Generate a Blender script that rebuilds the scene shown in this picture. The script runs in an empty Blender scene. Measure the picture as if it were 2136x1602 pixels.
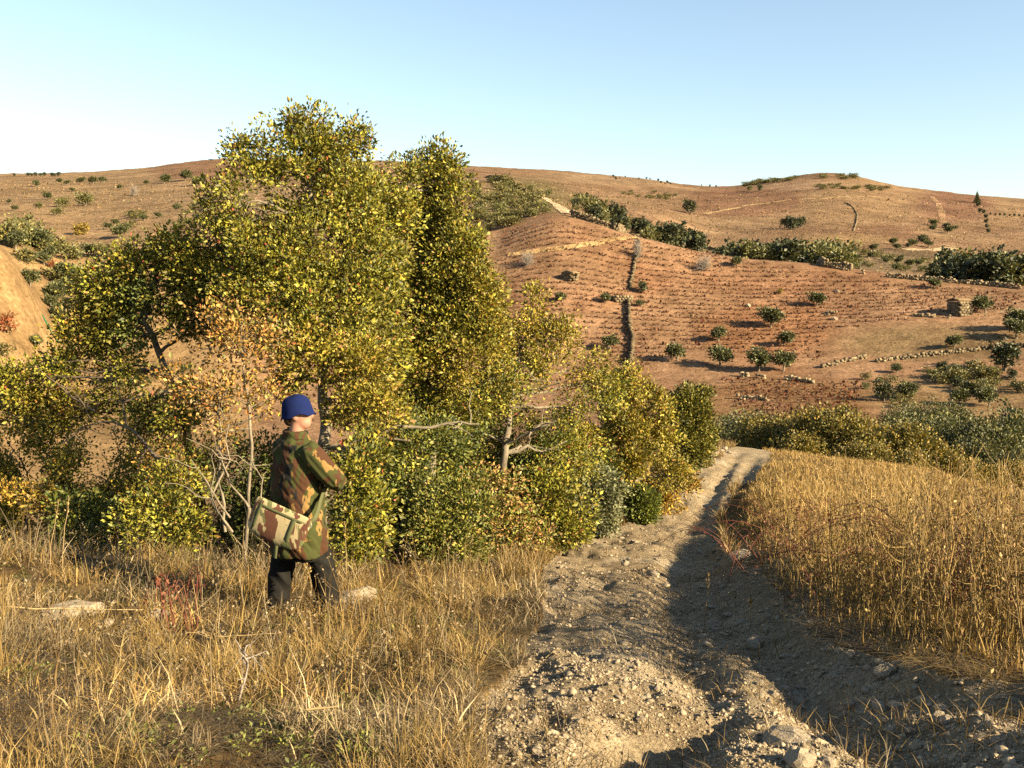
import bpy, bmesh, math, random
import numpy as np
from mathutils import Vector, Matrix, Euler

# ------------------------------------------------------------------ camera, sky, sun, exposure
SC = bpy.context.scene
COL = SC.collection
F_PX, W_PX, H_PX, HY = 2050.0, 2136.0, 1602.0, 640.0
PITCH = math.atan((H_PX / 2 - HY) / F_PX)
CAMZ = 1.6
cam_d = bpy.data.cameras.new('camera')
cam = bpy.data.objects.new('camera', cam_d); COL.objects.link(cam)
cam_d.sensor_width = 36.0
cam_d.lens = 36.0 * F_PX / W_PX
cam_d.clip_start, cam_d.clip_end = 0.1, 8000.0
cam.location = (0, 0, CAMZ)
cam.rotation_euler = (math.radians(90) - PITCH, 0, 0)
SC.camera = cam

SUN_AZ, SUN_EL = math.radians(120), math.radians(23)
world = bpy.data.worlds.new('World'); SC.world = world; world.use_nodes = True
wn = world.node_tree; wbg = wn.nodes['Background']
sky = wn.nodes.new('ShaderNodeTexSky'); sky.sky_type = 'NISHITA'; sky.sun_disc = False
sky.sun_elevation = SUN_EL; sky.sun_rotation = SUN_AZ
sky.air_density, sky.dust_density, sky.ozone_density = 1.15, 0.35, 0.6
wn.links.new(sky.outputs[0], wbg.inputs[0]); wbg.inputs[1].default_value = 0.05
sun_d = bpy.data.lights.new('sun', 'SUN'); sun_d.energy = 5.0; sun_d.angle = math.radians(0.5)
sun_d.color = (1.0, 0.80, 0.51)
sun = bpy.data.objects.new('sun', sun_d); COL.objects.link(sun)
SUNV = Vector((math.sin(SUN_AZ) * math.cos(SUN_EL), math.cos(SUN_AZ) * math.cos(SUN_EL), math.sin(SUN_EL)))
sun.rotation_euler = SUNV.to_track_quat('Z', 'Y').to_euler()
sun.location = (30, -20, 30)
VS = SC.view_settings
VS.view_transform = 'Standard'; VS.look = 'None'; VS.gamma = 1.0; VS.use_curve_mapping = False
VS.exposure = 2.2
SC.cycles.max_bounces = 6; SC.cycles.transparent_max_bounces = 4
SC.cycles.use_denoising = False

rng = np.random.default_rng(11)
random.seed(5)

# ------------------------------------------------------------------ helpers
def pix_dir(px, py):
    px = np.asarray(px, float); py = np.asarray(py, float)
    u = (px - W_PX / 2) / F_PX; v = -(py - H_PX / 2) / F_PX
    cp, sp = math.cos(PITCH), math.sin(PITCH)
    return u, cp + v * sp, -sp + v * cp          # x, y(forward), z
def project(x, y, z):
    cp, sp = math.cos(PITCH), math.sin(PITCH)
    z = z - CAMZ
    d = y * cp - z * sp; up = y * sp + z * cp
    d = np.maximum(d, 1e-3)
    return W_PX / 2 + F_PX * x / d, H_PX / 2 - F_PX * up / d
def at(px, py, r):
    "point at horizontal distance r seen at a pixel"
    x, y, z = pix_dir(px, py); h = np.hypot(x, y)
    return np.array([r * x / h, r * y / h, CAMZ + r * z / h])

def hash2(ix, iy, s):
    n = (ix.astype(np.int64) * 374761393 + iy.astype(np.int64) * 668265263 + s * 1442695041) & 0x7fffffff
    n = ((n ^ (n >> 13)) * 1274126177) & 0x7fffffff
    n = (n ^ (n >> 16)) & 0xffff
    return n / 65535.0
def vnoise(x, y, s=0):
    x = np.asarray(x, float); y = np.asarray(y, float)
    ix = np.floor(x); iy = np.floor(y); fx = x - ix; fy = y - iy
    fx = fx * fx * (3 - 2 * fx); fy = fy * fy * (3 - 2 * fy)
    a = hash2(ix, iy, s); b = hash2(ix + 1, iy, s); c = hash2(ix, iy + 1, s); d = hash2(ix + 1, iy + 1, s)
    return (a * (1 - fx) + b * fx) * (1 - fy) + (c * (1 - fx) + d * fx) * fy
def fbm(x, y, s=0, o=4):
    t = 0; a = 0.5
    for i in range(o):
        t = t + a * (vnoise(x, y, s + i) - 0.5) * 2; x = x * 2.03 + 7.1; y = y * 2.03 + 3.3; a *= 0.5
    return t
def in_poly(px, py, poly):
    px = np.asarray(px); py = np.asarray(py); ins = np.zeros(px.shape, bool)
    n = len(poly)
    for i in range(n):
        x0, y0 = poly[i]; x1, y1 = poly[(i + 1) % n]
        if y0 == y1: continue
        c = ((y0 > py) != (y1 > py)) & (px < (x1 - x0) * (py - y0) / (y1 - y0) + x0)
        ins ^= c
    return ins
def unit(v):
    return v / np.maximum(np.linalg.norm(v, axis=-1, keepdims=True), 1e-9)
def pchip(x, y, xq):
    "monotone cubic along axis 0"
    x = np.asarray(x, float); h = np.diff(x); d = np.diff(y, axis=0) / h.reshape(-1, *([1] * (y.ndim - 1)))
    m = np.zeros_like(y)
    a, b = d[:-1], d[1:]
    same = (a * b) > 0
    w1 = (2 * h[1:] + h[:-1]).reshape(-1, *([1] * (y.ndim - 1))); w2 = (h[1:] + 2 * h[:-1]).reshape(-1, *([1] * (y.ndim - 1)))
    with np.errstate(divide='ignore', invalid='ignore'):
        mm = (w1 + w2) / (w1 / a + w2 / b)
    m[1:-1] = np.where(same, np.nan_to_num(mm), 0)
    m[0] = d[0]; m[-1] = d[-1]
    k = np.clip(np.searchsorted(x, xq) - 1, 0, len(x) - 2)
    hh = h[k]; t = (xq - x[k]) / hh
    sh = (-1,) + (1,) * (y.ndim - 1); t = t.reshape(sh); hh = hh.reshape(sh)
    return ((1 + 2 * t) * (1 - t) ** 2 * y[k] + t * (1 - t) ** 2 * hh * m[k] + t * t * (3 - 2 * t) * y[k + 1] + t * t * (t - 1) * hh * m[k + 1])

# ------------------------------------------------------------------ terrain: control table (rings of distance x columns of azimuth)
CPX = [-400, 0, 150, 300, 500, 800, 1000, 1170, 1340, 1500, 1700, 1900, 2136, 2500]
T = {
 3.3: [1602] * 14,
 4.5: [1440, 1442, 1445, 1448, 1450, 1450, 1447, 1444, 1442, 1442, 1442, 1440, 1438, 1438],
 6:   [1330, 1335, 1340, 1345, 1348, 1346, 1342, 1338, 1336, 1333, 1326, 1318, 1312, 1312],
 7.3: [1262, 1268, 1275, 1284, 1290, 1290, 1288, 1284, 1280, 1276, 1262, 1252, 1246, 1246],
 9:   [1170, 1178, 1186, 1196, 1206, 1216, 1222, 1222, 1222, 1213, 1178, 1174, 1180, 1190],
 12:  [1170, 1172, 1168, 1162, 1158, 1156, 1160, 1163, 1163, 1153, 1108, 1110, 1126, 1145],
 16:  [1200, 1196, 1185, 1170, 1150, 1125, 1112, 1108, 1108, 1098, 1047, 1058, 1082, 1110],
 20:  [1200, 1190, 1180, 1168, 1140, 1095, 1070, 1058, 1052, 1044, 1014, 1027, 1052, 1090],
 25:  [1180, 1170, 1165, 1150, 1115, 1070, 1035, 1008, 990, 976, 974, 992, 1030, 1085],
 31:  [1150, 1140, 1135, 1120, 1090, 1050, 1015, 988, 958, 932, 952, 976, 1040, 1090],
 37:  [1120, 1110, 1105, 1095, 1070, 1035, 1005, 985, 962, 942, 968, 1005, 1075, 1110],
 46:  [1075, 1060, 1065, 1060, 1050, 1025, 1012, 1002, 992, 990, 1012, 1045, 1090, 1110],
 60:  [1030, 1020, 1035, 1035, 1022, 1008, 1002, 992, 986, 985, 995, 1022, 1050, 1060],
 80:  [980, 985, 1000, 1005, 985, 972, 966, 966, 962, 958, 962, 980, 1000, 1010],
 105: [920, 935, 955, 955, 935, 932, 932, 932, 922, 914, 906, 912, 930, 940],
 128: [840, 870, 905, 895, 872, 870, 870, 866, 856, 850, 848, 858, 876, 880],
 150: [740, 785, 855, 835, 812, 806, 802, 796, 790, 787, 790, 798, 808, 810],
 166: [610, 680, 805, 775, 742, 738, 737, 727, 731, 735, 738, 742, 748, 750],
 181: [460, 506, 735, 705, 668, 662, 656, 642, 656, 667, 673, 678, 684, 690],
 197: [480, 532, 640, 612, 588, 582, 576, 548, 578, 597, 610, 624, 634, 640],
 214: [470, 510, 560, 540, 522, 515, 506, 458, 496, 532, 550, 578, 600, 610],
 240: [450, 480, 510, 495, 480, 470, 450, 440, 520, 566, 574, 598, 618, 630],
 300: [420, 450, 460, 450, 430, 425, 405, 430, 505, 552, 556, 576, 600, 610],
 430: [395, 415, 418, 412, 398, 390, 372, 424, 472, 522, 528, 545, 572, 575],
 580: [380, 392, 396, 388, 372, 372, 384, 414, 436, 474, 474, 486, 508, 520],
 760: [372, 378, 381, 369, 351, 355, 372, 396, 416, 428, 420, 438, 466, 480],
 960:[368, 369, 368, 359, 339, 344, 358, 376, 396, 402, 382, 404, 430, 440],
 1150:[366, 365, 363, 354, 333, 338, 347, 357, 373, 389, 365, 396, 417, 428],
 1500:[390, 385, 385, 380, 365, 370, 375, 380, 395, 410, 420, 430, 440, 450],
 3000:[470, 470, 470, 470, 465, 465, 465, 465, 470, 475, 480, 480, 485, 490],
}
RR = sorted(T)
cth = np.array([math.atan2(*[float(q) for q in pix_dir(p, 801)[:2]]) for p in CPX])
Z = np.zeros((len(RR), len(CPX)))
for i, r in enumerate(RR):
    for j, p in enumerate(CPX):
        Z[i, j] = at(p, T[r][j], r)[2]
RR = [0.3, 1.2] + RR
Z = np.vstack([np.full((1, len(CPX)), 0.10), np.full((1, len(CPX)), 0.10), Z])
# beyond the picture the land runs on, easing to a gentle slope behind
ext = np.radians([-180, -120, -80, -55]); ext2 = np.radians([55, 80, 120, 180])
back = np.array([0.0 if r < 40 else -0.03 * (min(r, 400) - 40) + 0.02 * max(0, r - 400) for r in RR])
def mixc(zc, w): return (zc * w + back * (1 - w))[:, None]
Z = np.hstack([mixc(Z[:, 0], 0), mixc(Z[:, 0], 0.2), mixc(Z[:, 0], 0.6), mixc(Z[:, 0], 0.95), Z,
               mixc(Z[:, -1], 0.95), mixc(Z[:, -1], 0.6), mixc(Z[:, -1], 0.2), mixc(Z[:, -1], 0)])
cth = np.concatenate([ext, cth, ext2])
LR = np.log(RR)
NT, NR = 1441, 500
thd = np.linspace(-math.pi, math.pi, NT); lrd = np.linspace(LR[0], LR[-1], NR)
ZD = pchip(LR, Z, lrd)                         # NR x cols
ZD = pchip(cth, np.ascontiguousarray(ZD.T), thd).T     # NR x NT

TRACK = [(1000, 1700), (985, 1602), (950, 1500), (1050, 1400), (1130, 1300), (1105, 1225), (1140, 1170), (1210, 1130), (1330, 1088), (1420, 1052),
         (1458, 1000), (1490, 955), (1515, 930), (1600, 938), (1572, 965), (1540, 1020), (1515, 1080), (1512, 1130), (1550, 1190), (1620, 1260),
         (1700, 1330), (1900, 1400), (2136, 1440), (2400, 1500), (2400, 1700)]
def soft_track(px, py):
    jx = px + 60 * fbm(px / 90, py / 60, 71, 3); jy = py + 22 * fbm(px / 80, py / 40, 72, 3)
    return in_poly(jx, jy, TRACK)

def base_h(x, y):
    th = np.arctan2(x, y); r = np.maximum(np.hypot(x, y), RR[0] * 1.001)
    ft = (th + math.pi) / (2 * math.pi) * (NT - 1); fr = (np.log(r) - lrd[0]) / (lrd[-1] - lrd[0]) * (NR - 1)
    it = np.clip(ft.astype(int), 0, NT - 2); ir = np.clip(fr.astype(int), 0, NR - 2)
    a = ft - it; b = np.clip(fr - ir, 0, 1)
    return (ZD[ir, it] * (1 - a) + ZD[ir, it + 1] * a) * (1 - b) + (ZD[ir + 1, it] * (1 - a) + ZD[ir + 1, it + 1] * a) * b
def seg_dist(x, y, pts):
    best = np.full(np.shape(x), 1e9)
    for (x0, y0), (x1, y1) in zip(pts[:-1], pts[1:]):
        dx, dy = x1 - x0, y1 - y0; L = dx * dx + dy * dy
        t = np.clip(((x - x0) * dx + (y - y0) * dy) / L, 0, 1)
        best = np.minimum(best, np.hypot(x - x0 - t * dx, y - y0 - t * dy))
    return best
RUTS = []
def height(x, y, fine=True):
    x = np.asarray(x, float); y = np.asarray(y, float)
    z = base_h(x, y); r = np.hypot(x, y)
    amp = np.clip((r - 30) / 200, 0, 1) * 0.8
    z = z + amp * (1.1 * fbm(x / 45, y / 45, 3, 4) + 0.35 * fbm(x / 7, y / 7, 9, 3)) * np.clip(r / 300, 0.3, 2.0)
    near = np.clip((34 - r) / 10, 0, 1)
    if fine:
        z = z + near * (0.10 * fbm(x / 1.3, y / 1.3, 21, 3) + 0.045 * fbm(x / 0.33, y / 0.33, 25, 3))
        px, py = project(x, y, z)
        tr = soft_track(px, py) & (near > 0)
        lump = fbm(x / 0.16, y / 0.16, 41, 3)
        rid = np.abs(fbm(x / 0.55 + 3, y / 0.8, 43, 3))
        z = z + np.where(tr, near * (-0.04 + 0.05 * lump + 0.07 * rid + 0.018 * fbm(x / 0.075, y / 0.075, 47, 2)), 0)
        for pts, d, w in RUTS:
            z = z - near * d * np.exp(-(seg_dist(x, y, pts) / w) ** 2)
    return z
def rut(pix, depth, width):
    P = [hit(p, q) for p, q in pix]
    RUTS.append(([(a[0], a[1]) for a in P], depth, width))
def hit(px, py, rmin=2.2, fine=True):
    "first point of the land seen through a pixel"
    dx, dy, dz = [float(q) for q in pix_dir(px, py)]; h = math.hypot(dx, dy)
    r = np.exp(np.linspace(math.log(rmin), math.log(2900), 3000))
    zr = CAMZ + r * dz / h
    zt = height(dx / h * r, dy / h * r, fine)
    k = np.nonzero(zr <= zt)[0]
    k = k[0] if len(k) else len(r) - 1
    return np.array([dx / h * r[k], dy / h * r[k], zt[k]])
def gz(x, y): return float(height(np.array([x]), np.array([y]))[0])

_r = [([(1330, 1600), (1500, 1440), (1420, 1330), (1400, 1200), (1440, 1110), (1478, 1040), (1515, 985), (1540, 945)], .13, .20),
      ([(1950, 1600), (1700, 1430), (1560, 1330), (1480, 1240), (1470, 1140), (1530, 1050), (1552, 1000), (1570, 955)], .13, .24),
      ([(1800, 1500), (1640, 1400), (1560, 1370)], .08, .14), ([(2136, 1480), (1980, 1470), (1850, 1440)], .07, .16),
      ([(1000, 1585), (1200, 1570), (1350, 1560)], .08, .12)]
for a in _r: rut(*a)

# ------------------------------------------------------------------ mesh and material helpers
def tag(o, label=None, cat=None, group=None, kind=None):
    if label: o['label'] = label
    if cat: o['category'] = cat
    if group: o['group'] = group
    if kind: o['kind'] = kind
    return o
def mesh_np(name, V, F, mat, col=None, smooth=False):
    "F: list of int arrays (n,k)"
    me = bpy.data.meshes.new(name)
    V = np.asarray(V, np.float32)
    if not isinstance(F, (list, tuple)): F = [F]
    F = [np.asarray(f, np.int32) for f in F if len(f)]
    nl = sum(f.size for f in F); nf = sum(len(f) for f in F)
    me.vertices.add(len(V)); me.vertices.foreach_set('co', V.ravel())
    me.loops.add(nl); me.loops.foreach_set('vertex_index', np.concatenate([f.ravel() for f in F]))
    me.polygons.add(nf)
    tot = np.concatenate([np.full(len(f), f.shape[1], np.int32) for f in F])
    st = np.concatenate([[0], np.cumsum(tot)[:-1]]).astype(np.int32)
    me.polygons.foreach_set('loop_start', st); me.polygons.foreach_set('loop_total', tot)
    if smooth: me.polygons.foreach_set('use_smooth', np.ones(nf, bool))
    if col is not None:
        a = me.color_attributes.new('col', 'FLOAT_COLOR', 'POINT')
        c = np.ones((len(V), 4), np.float32); c[:, :3] = col
        a.data.foreach_set('color', c.ravel())
    me.update(calc_edges=True); me.validate()
    if mat: me.materials.append(mat)
    return me
def obj(name, me, parent=None, loc=None):
    o = bpy.data.objects.new(name, me); COL.objects.link(o)
    if parent is not None: o.parent = parent
    if loc is not None: o.location = loc
    return o
def empty(name, loc, rz=0.0, sc=1.0):
    o = bpy.data.objects.new(name, None); COL.objects.link(o)
    o.location = loc; o.rotation_euler = (0, 0, rz); o.scale = (sc, sc, sc); o.empty_display_size = 0.2
    return o
def copy_tree(root, loc, rz, sc):
    r = root.copy(); COL.objects.link(r); r.location = loc; r.rotation_euler = (0, 0, rz); r.scale = sc
    for ch in root.children:
        c = ch.copy(); COL.objects.link(c); c.parent = r
    return r

def nodes(name):
    m = bpy.data.materials.new(name); m.use_nodes = True
    nt = m.node_tree; b = nt.nodes['Principled BSDF']; b.inputs['Roughness'].default_value = 0.85
    b.inputs['Specular IOR Level'].default_value = 0.2
    return m, nt, b
def N(nt, t, **k):
    n = nt.nodes.new(t)
    for a, v in k.items():
        if a in n.inputs: n.inputs[a].default_value = v
        else: setattr(n, a, v)
    return n
def noise(nt, scale, detail=4, rough=0.55, coord=None, dist=0.0):
    n = N(nt, 'ShaderNodeTexNoise', Scale=scale, Detail=detail, Roughness=rough, Distortion=dist)
    if coord: nt.links.new(coord, n.inputs['Vector'])
    return n.outputs['Fac']
def ramp(nt, fac, stops, interp='LINEAR'):
    r = nt.nodes.new('ShaderNodeValToRGB'); r.color_ramp.interpolation = interp
    el = r.color_ramp.elements
    while len(el) < len(stops): el.new(0.5)
    for e, (p, c) in zip(el, stops):
        e.position = p; e.color = (*c, 1) if len(c) == 3 else c
    nt.links.new(fac, r.inputs[0]); return r.outputs[0]
def mixrgb(nt, mode, a, b, fac=1.0):
    m = nt.nodes.new('ShaderNodeMix'); m.data_type = 'RGBA'; m.blend_type = mode
    for sock, v in ((m.inputs[0], fac), (m.inputs[6], a), (m.inputs[7], b)):
        if isinstance(v, bpy.types.NodeSocket): nt.links.new(v, sock)
        else: sock.default_value = (*v, 1) if isinstance(v, tuple) and len(v) == 3 else v
    return m.outputs[2]
def bump(nt, b, h, strength, dist):
    n = N(nt, 'ShaderNodeBump'); n.inputs['Strength'].default_value = strength; n.inputs['Distance'].default_value = dist
    nt.links.new(h, n.inputs['Height']); nt.links.new(n.outputs[0], b.inputs['Normal'])
def attr(nt, name='col'):
    a = nt.nodes.new('ShaderNodeAttribute'); a.attribute_name = name; return a.outputs['Color']
def pos(nt): return nt.nodes.new('ShaderNodeTexCoord').outputs['Object']

def leaf_material(name, trans=0.16, rough=0.55):
    m, nt, b = nodes(name)
    c = attr(nt); nt.links.new(c, b.inputs['Base Color']); b.inputs['Roughness'].default_value = rough
    b.inputs['Specular IOR Level'].default_value = 0.35
    t = nt.nodes.new('ShaderNodeBsdfTranslucent')
    nt.links.new(mixrgb(nt, 'MULTIPLY', c, (1.25, 1.15, 0.6)), t.inputs[0])
    mx = nt.nodes.new('ShaderNodeMixShader'); mx.inputs[0].default_value = trans
    nt.links.new(b.outputs[0], mx.inputs[1]); nt.links.new(t.outputs[0], mx.inputs[2])
    nt.links.new(mx.outputs[0], nt.nodes['Material Output'].inputs[0]); return m
def ground_material(name, scales, lo=0.6, hi=1.35, bs=0.4, bd=0.05, rough=0.95):
    m, nt, b = nodes(name); p = pos(nt); b.inputs['Roughness'].default_value = rough
    b.inputs['Specular IOR Level'].default_value = 0.05
    c = attr(nt); hs = None
    for i, s in enumerate(scales):
        f = noise(nt, s, 5, 0.65, p)
        c = mixrgb(nt, 'MULTIPLY', c, ramp(nt, f, [(0.3, (lo, lo * 0.97, lo * 0.92)), (0.7, (hi, hi, hi * 1.0))]))
        hs = f
    nt.links.new(c, b.inputs['Base Color']); bump(nt, b, hs, bs, bd); return m
M = {}
M['soil'] = ground_material('dry_soil', (1.5, 14), 0.55, 1.4, 0.6, 0.03)
M['track'] = ground_material('stony_track', (3.0, 25, 70), 0.66, 1.28, 1.0, 0.035)
M['slope'] = ground_material('vineyard_soil', (0.045, 0.35, 1.6), 0.66, 1.36, 0.5, 0.4)
M['far'] = ground_material('far_hill_soil', (0.02, 0.13, 0.6), 0.66, 1.32, 0.9, 1.6)
M['leaf'] = leaf_material('leaf')
M['dryleaf'] = leaf_material('dry_leaf', 0.25, 0.7)
M['straw'] = leaf_material('straw', 0.22, 0.6)
def bark_material(name, c0, c1, sc=18):
    m, nt, b = nodes(name); p = pos(nt)
    mp = N(nt, 'ShaderNodeMapping'); mp.inputs['Scale'].default_value = (1, 1, 0.35); nt.links.new(p, mp.inputs[0])
    f = noise(nt, sc, 5, 0.7, mp.outputs[0]); nt.links.new(ramp(nt, f, [(0.3, c0), (0.7, c1)]), b.inputs['Base Color'])
    bump(nt, b, f, 0.6, 0.01); return m
M['bark'] = bark_material('pale_bark', (0.065, 0.052, 0.035), (0.20, 0.17, 0.12))
M['darkbark'] = bark_material('dark_bark', (0.045, 0.035, 0.025), (0.13, 0.10, 0.07))
M['greytwig'] = bark_material('grey_twig', (0.12, 0.10, 0.085), (0.25, 0.22, 0.185), 3)
def stone_material(name, c0, c1, sc, tint=False):
    m, nt, b = nodes(name); p = pos(nt)
    f = noise(nt, sc, 6, 0.65, p); c = ramp(nt, f, [(0.3, c0), (0.68, c1)])
    if tint: c = mixrgb(nt, 'MULTIPLY', c, attr(nt))
    nt.links.new(c, b.inputs['Base Color']); bump(nt, b, f, 0.5, 0.3 / sc); b.inputs['Specular IOR Level'].default_value = 0.1
    return m
M['stone'] = stone_material('loose_stone', (0.13, 0.105, 0.07), (0.28, 0.235, 0.17), 9)
M['gravel'] = stone_material('gravel', (0.15, 0.12, 0.08), (0.27, 0.225, 0.16), 20, True)
M['granite'] = stone_material('wall_stone', (0.13, 0.105, 0.07), (0.27, 0.22, 0.145), 0.9, True)

# ------------------------------------------------------------------ the land as one sheet of cells, split by what they are
def blend(c, mask, col, k=1.0):
    w = (np.clip(mask, 0, 1) * k)[..., None]; return c * (1 - w) + np.array(col) * w
def ell(px, py, cx, cy, rx, ry, soft=0.35):
    d = np.hypot((px - cx) / rx, (py - cy) / ry); return np.clip((1 - d) / soft, 0, 1)
def build_land():
    thA = np.linspace(-0.60, 0.60, 470)
    thB = np.concatenate([np.linspace(0.60, math.pi, 60)[1:], np.linspace(-math.pi, -0.60, 60)[1:-1]])
    th = np.concatenate([thA, thB]); nt_ = len(th)
    r = np.concatenate([np.exp(np.linspace(math.log(0.35), math.log(2.6), 14))[:-1],
                        np.exp(np.linspace(math.log(2.6), math.log(36), 270))[:-1],
                        np.exp(np.linspace(math.log(36), math.log(1300), 250))[:-1],
                        np.exp(np.linspace(math.log(1300), math.log(2950), 12))])
    Rg, Tg = np.meshgrid(r, th, indexing='ij')
    X, Y = Rg * np.sin(Tg), Rg * np.cos(Tg)
    Zg = height(X, Y)
    # keep the last ring and the centre closed enough
    front = np.abs(Tg) < 1.2
    px, py = project(X, np.where(front, Y, 1e-3), Zg)
    tr = soft_track(px, py) & (Rg < 34) & front
    tr |= (Rg < 2.8)
    # colours of the ground itself
    n1 = fbm(X / 0.7, Y / 0.7, 51, 3); n2 = fbm(X / 60, Y / 60, 53, 4); n3 = fbm(X / 14, Y / 14, 57, 3)
    near = np.zeros(X.shape + (3,)) + np.array([0.135, 0.088, 0.038])
    near = blend(near, n1 * 1.2 + 0.2, (0.20, 0.145, 0.065)); near = blend(near, -n1 * 1.5 - 0.2, (0.085, 0.06, 0.022))
    trk = np.zeros(X.shape + (3,)) + np.array([0.245, 0.195, 0.125])
    trk = blend(trk, n1 * 1.6, (0.31, 0.265, 0.19)); trk = blend(trk, fbm(X / 1.8, Y / 1.8, 58, 3) * 2 - 0.3, (0.17, 0.125, 0.07))
    slope = np.zeros(X.shape + (3,)) + np.array([0.192, 0.120, 0.062])
    slope = blend(slope, n2 * 1.4, (0.235, 0.155, 0.075)); slope = blend(slope, -n3 * 1.3, (0.16, 0.085, 0.042))
    slope = blend(slope, ell(px, py, 1960, 715, 260, 45), (0.13, 0.095, 0.043), 0.8)
    slope = blend(slope, ell(px, py, 1650, 840, 260, 60), (0.145, 0.085, 0.035), 0.8)
    slope = blend(slope, ell(px, py, 1600, 690, 170, 70), (0.185, 0.095, 0.042), 0.7)
    slope = blend(slope, ell(px, py, 2000, 830, 220, 60), (0.16, 0.115, 0.05), 0.7)
    left = np.clip((560 - px) / 80, 0, 1)
    slope = blend(slope, left, (0.235, 0.16, 0.068)); slope = blend(slope, left * np.clip(n3 * 1.6, 0, 1), (0.15, 0.105, 0.05))
    slope = blend(slope, ell(px, py, 30, 610, 110, 150), (0.175, 0.12, 0.052), 0.9)
    far = np.zeros(X.shape + (3,)) + np.array([0.17, 0.112, 0.055])
    far = blend(far, n2 * 1.6, (0.205, 0.145, 0.07)); far = blend(far, -n2 * 1.3, (0.135, 0.082, 0.042))
    far = blend(far, np.clip((700 - px) / 200, 0, 1), (0.20, 0.14, 0.065), 0.8)
    far = blend(far, ell(px, py, 1090, 425, 120, 65), (0.105, 0.09, 0.032), 0.85)
    far = blend(far, ell(px, py, 1560, 420, 150, 40), (0.15, 0.083, 0.042), 0.8)
    far = blend(far, ell(px, py, 1650, 385, 160, 14), (0.22, 0.15, 0.078), 0.8)
    far = blend(far, ell(px, py, 1800, 430, 150, 60), (0.195, 0.132, 0.062), 0.8)
    far = blend(far, ell(px, py, 1990, 430, 100, 40), (0.142, 0.08, 0.043), 0.85)
    far = blend(far, ell(px, py, 1840, 485, 90, 22), (0.14, 0.082, 0.04), 0.8)
    far = blend(far, ell(px, py, 1760, 500, 130, 16), (0.22, 0.15, 0.065), 0.7)
    far = blend(far, ell(px, py, 1860, 545, 130, 30), (0.10, 0.082, 0.042), 0.7)
    far = blend(far, ell(px, py, 1340, 370, 260, 16), (0.185, 0.135, 0.07), 0.6)
    far = blend(far, ell(px, py, 420, 355, 130, 26), (0.16, 0.092, 0.045), 0.8)
    far = blend(far, ell(px, py, 200, 460, 260, 40), (0.225, 0.155, 0.07), 0.6)
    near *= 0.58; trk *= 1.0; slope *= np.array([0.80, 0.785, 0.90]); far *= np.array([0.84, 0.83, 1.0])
    nr_ = len(r)
    idx = np.arange(nr_ * nt_).reshape(nr_, nt_)
    a = idx[:-1, :]; q = np.stack([a, np.roll(a, -1, 1), np.roll(idx[1:, :], -1, 1), idx[1:, :]], -1).reshape(-1, 4)
    rc = np.repeat(0.5 * (r[:-1] + r[1:]), nt_); trc = tr[:-1, :].ravel()
    V = np.stack([X, Y, Zg], -1).reshape(-1, 3)
    def part(name, sel, cols, mat, label):
        f = q[sel]; u, inv = np.unique(f, return_inverse=True)
        me = mesh_np(name, V[u], inv.reshape(-1, 4)[:, ::-1], mat, cols.reshape(-1, 3)[u], True)
        o = obj(name, me); tag(o, label, None, None, 'structure'); return o
    part('ground', (rc < 40) & ~trc, near, M['soil'], 'dry brown earth of the near hilltop under grass')
    part('dirt_track', (rc < 40) & trc, trk, M['track'], 'pale stony dirt track running down past the trees')
    part('vineyard_slope', (rc >= 40) & (rc < 227), slope, M['slope'], 'reddish tan slopes across the valley planted with vines')
    part('far_hills', rc >= 227, far, M['far'], 'bare brown rounded hills along the skyline')
build_land()

# ------------------------------------------------------------------ plants: tubes, leaves, blades
class Geo:
    "collects vertices, faces and colours"
    def __init__(s): s.V = []; s.F3 = []; s.F4 = []; s.C = []; s.n = 0
    def add(s, V, F, C):
        V = np.asarray(V, float).reshape(-1, 3); F = np.asarray(F, int)
        s.V.append(V); (s.F3 if F.shape[1] == 3 else s.F4).append(F + s.n)
        C = np.asarray(C, float); s.C.append(np.broadcast_to(C, V.shape) if C.ndim == 1 else C); s.n += len(V)
    def mesh(s, name, mat, smooth=False, off=None):
        V = np.concatenate(s.V)
        if off is not None: V = V - np.asarray(off)
        F = [np.concatenate(f) for f in (s.F3, s.F4) if f]
        return mesh_np(name, V, F, mat, np.concatenate(s.C), smooth)
def tube(g, P, R, k=6, col=(1, 1, 1)):
    P = np.asarray(P, float); n = len(P); R = np.asarray(R, float)
    t = unit(np.gradient(P, axis=0)); up = np.array([0.31, 0.17, 0.93]) if abs(t[0, 2]) < 0.9 else np.array([0.9, 0.3, 0.1])
    a = unit(np.cross(t, up)); b = np.cross(t, a)
    ang = np.arange(k) * 2 * math.pi / k
    V = P[:, None] + R[:, None, None] * (np.cos(ang)[None, :, None] * a[:, None] + np.sin(ang)[None, :, None] * b[:, None])
    i = np.arange((n - 1) * k).reshape(n - 1, k); j = np.roll(i, -1, 1)
    F = np.stack([i, j, j + k, i + k], -1).reshape(-1, 4)
    g.add(V.reshape(-1, 3), F, col)
def wander(p0, p1, n, amp, sag=0.0):
    p0 = np.asarray(p0, float); p1 = np.asarray(p1, float); t = np.linspace(0, 1, n)[:, None]
    L = np.linalg.norm(p1 - p0); w = np.cumsum(rng.normal(0, 1, (n, 3)), 0); w = w - w[0] - t * (w[-1] - w[0])
    P = p0 + (p1 - p0) * t + w * amp * L / n
    P[:, 2] += sag * L * np.sin(t[:, 0] * math.pi); return P
def rand_dir(n):
    return unit(rng.normal(size=(n, 3)))
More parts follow.
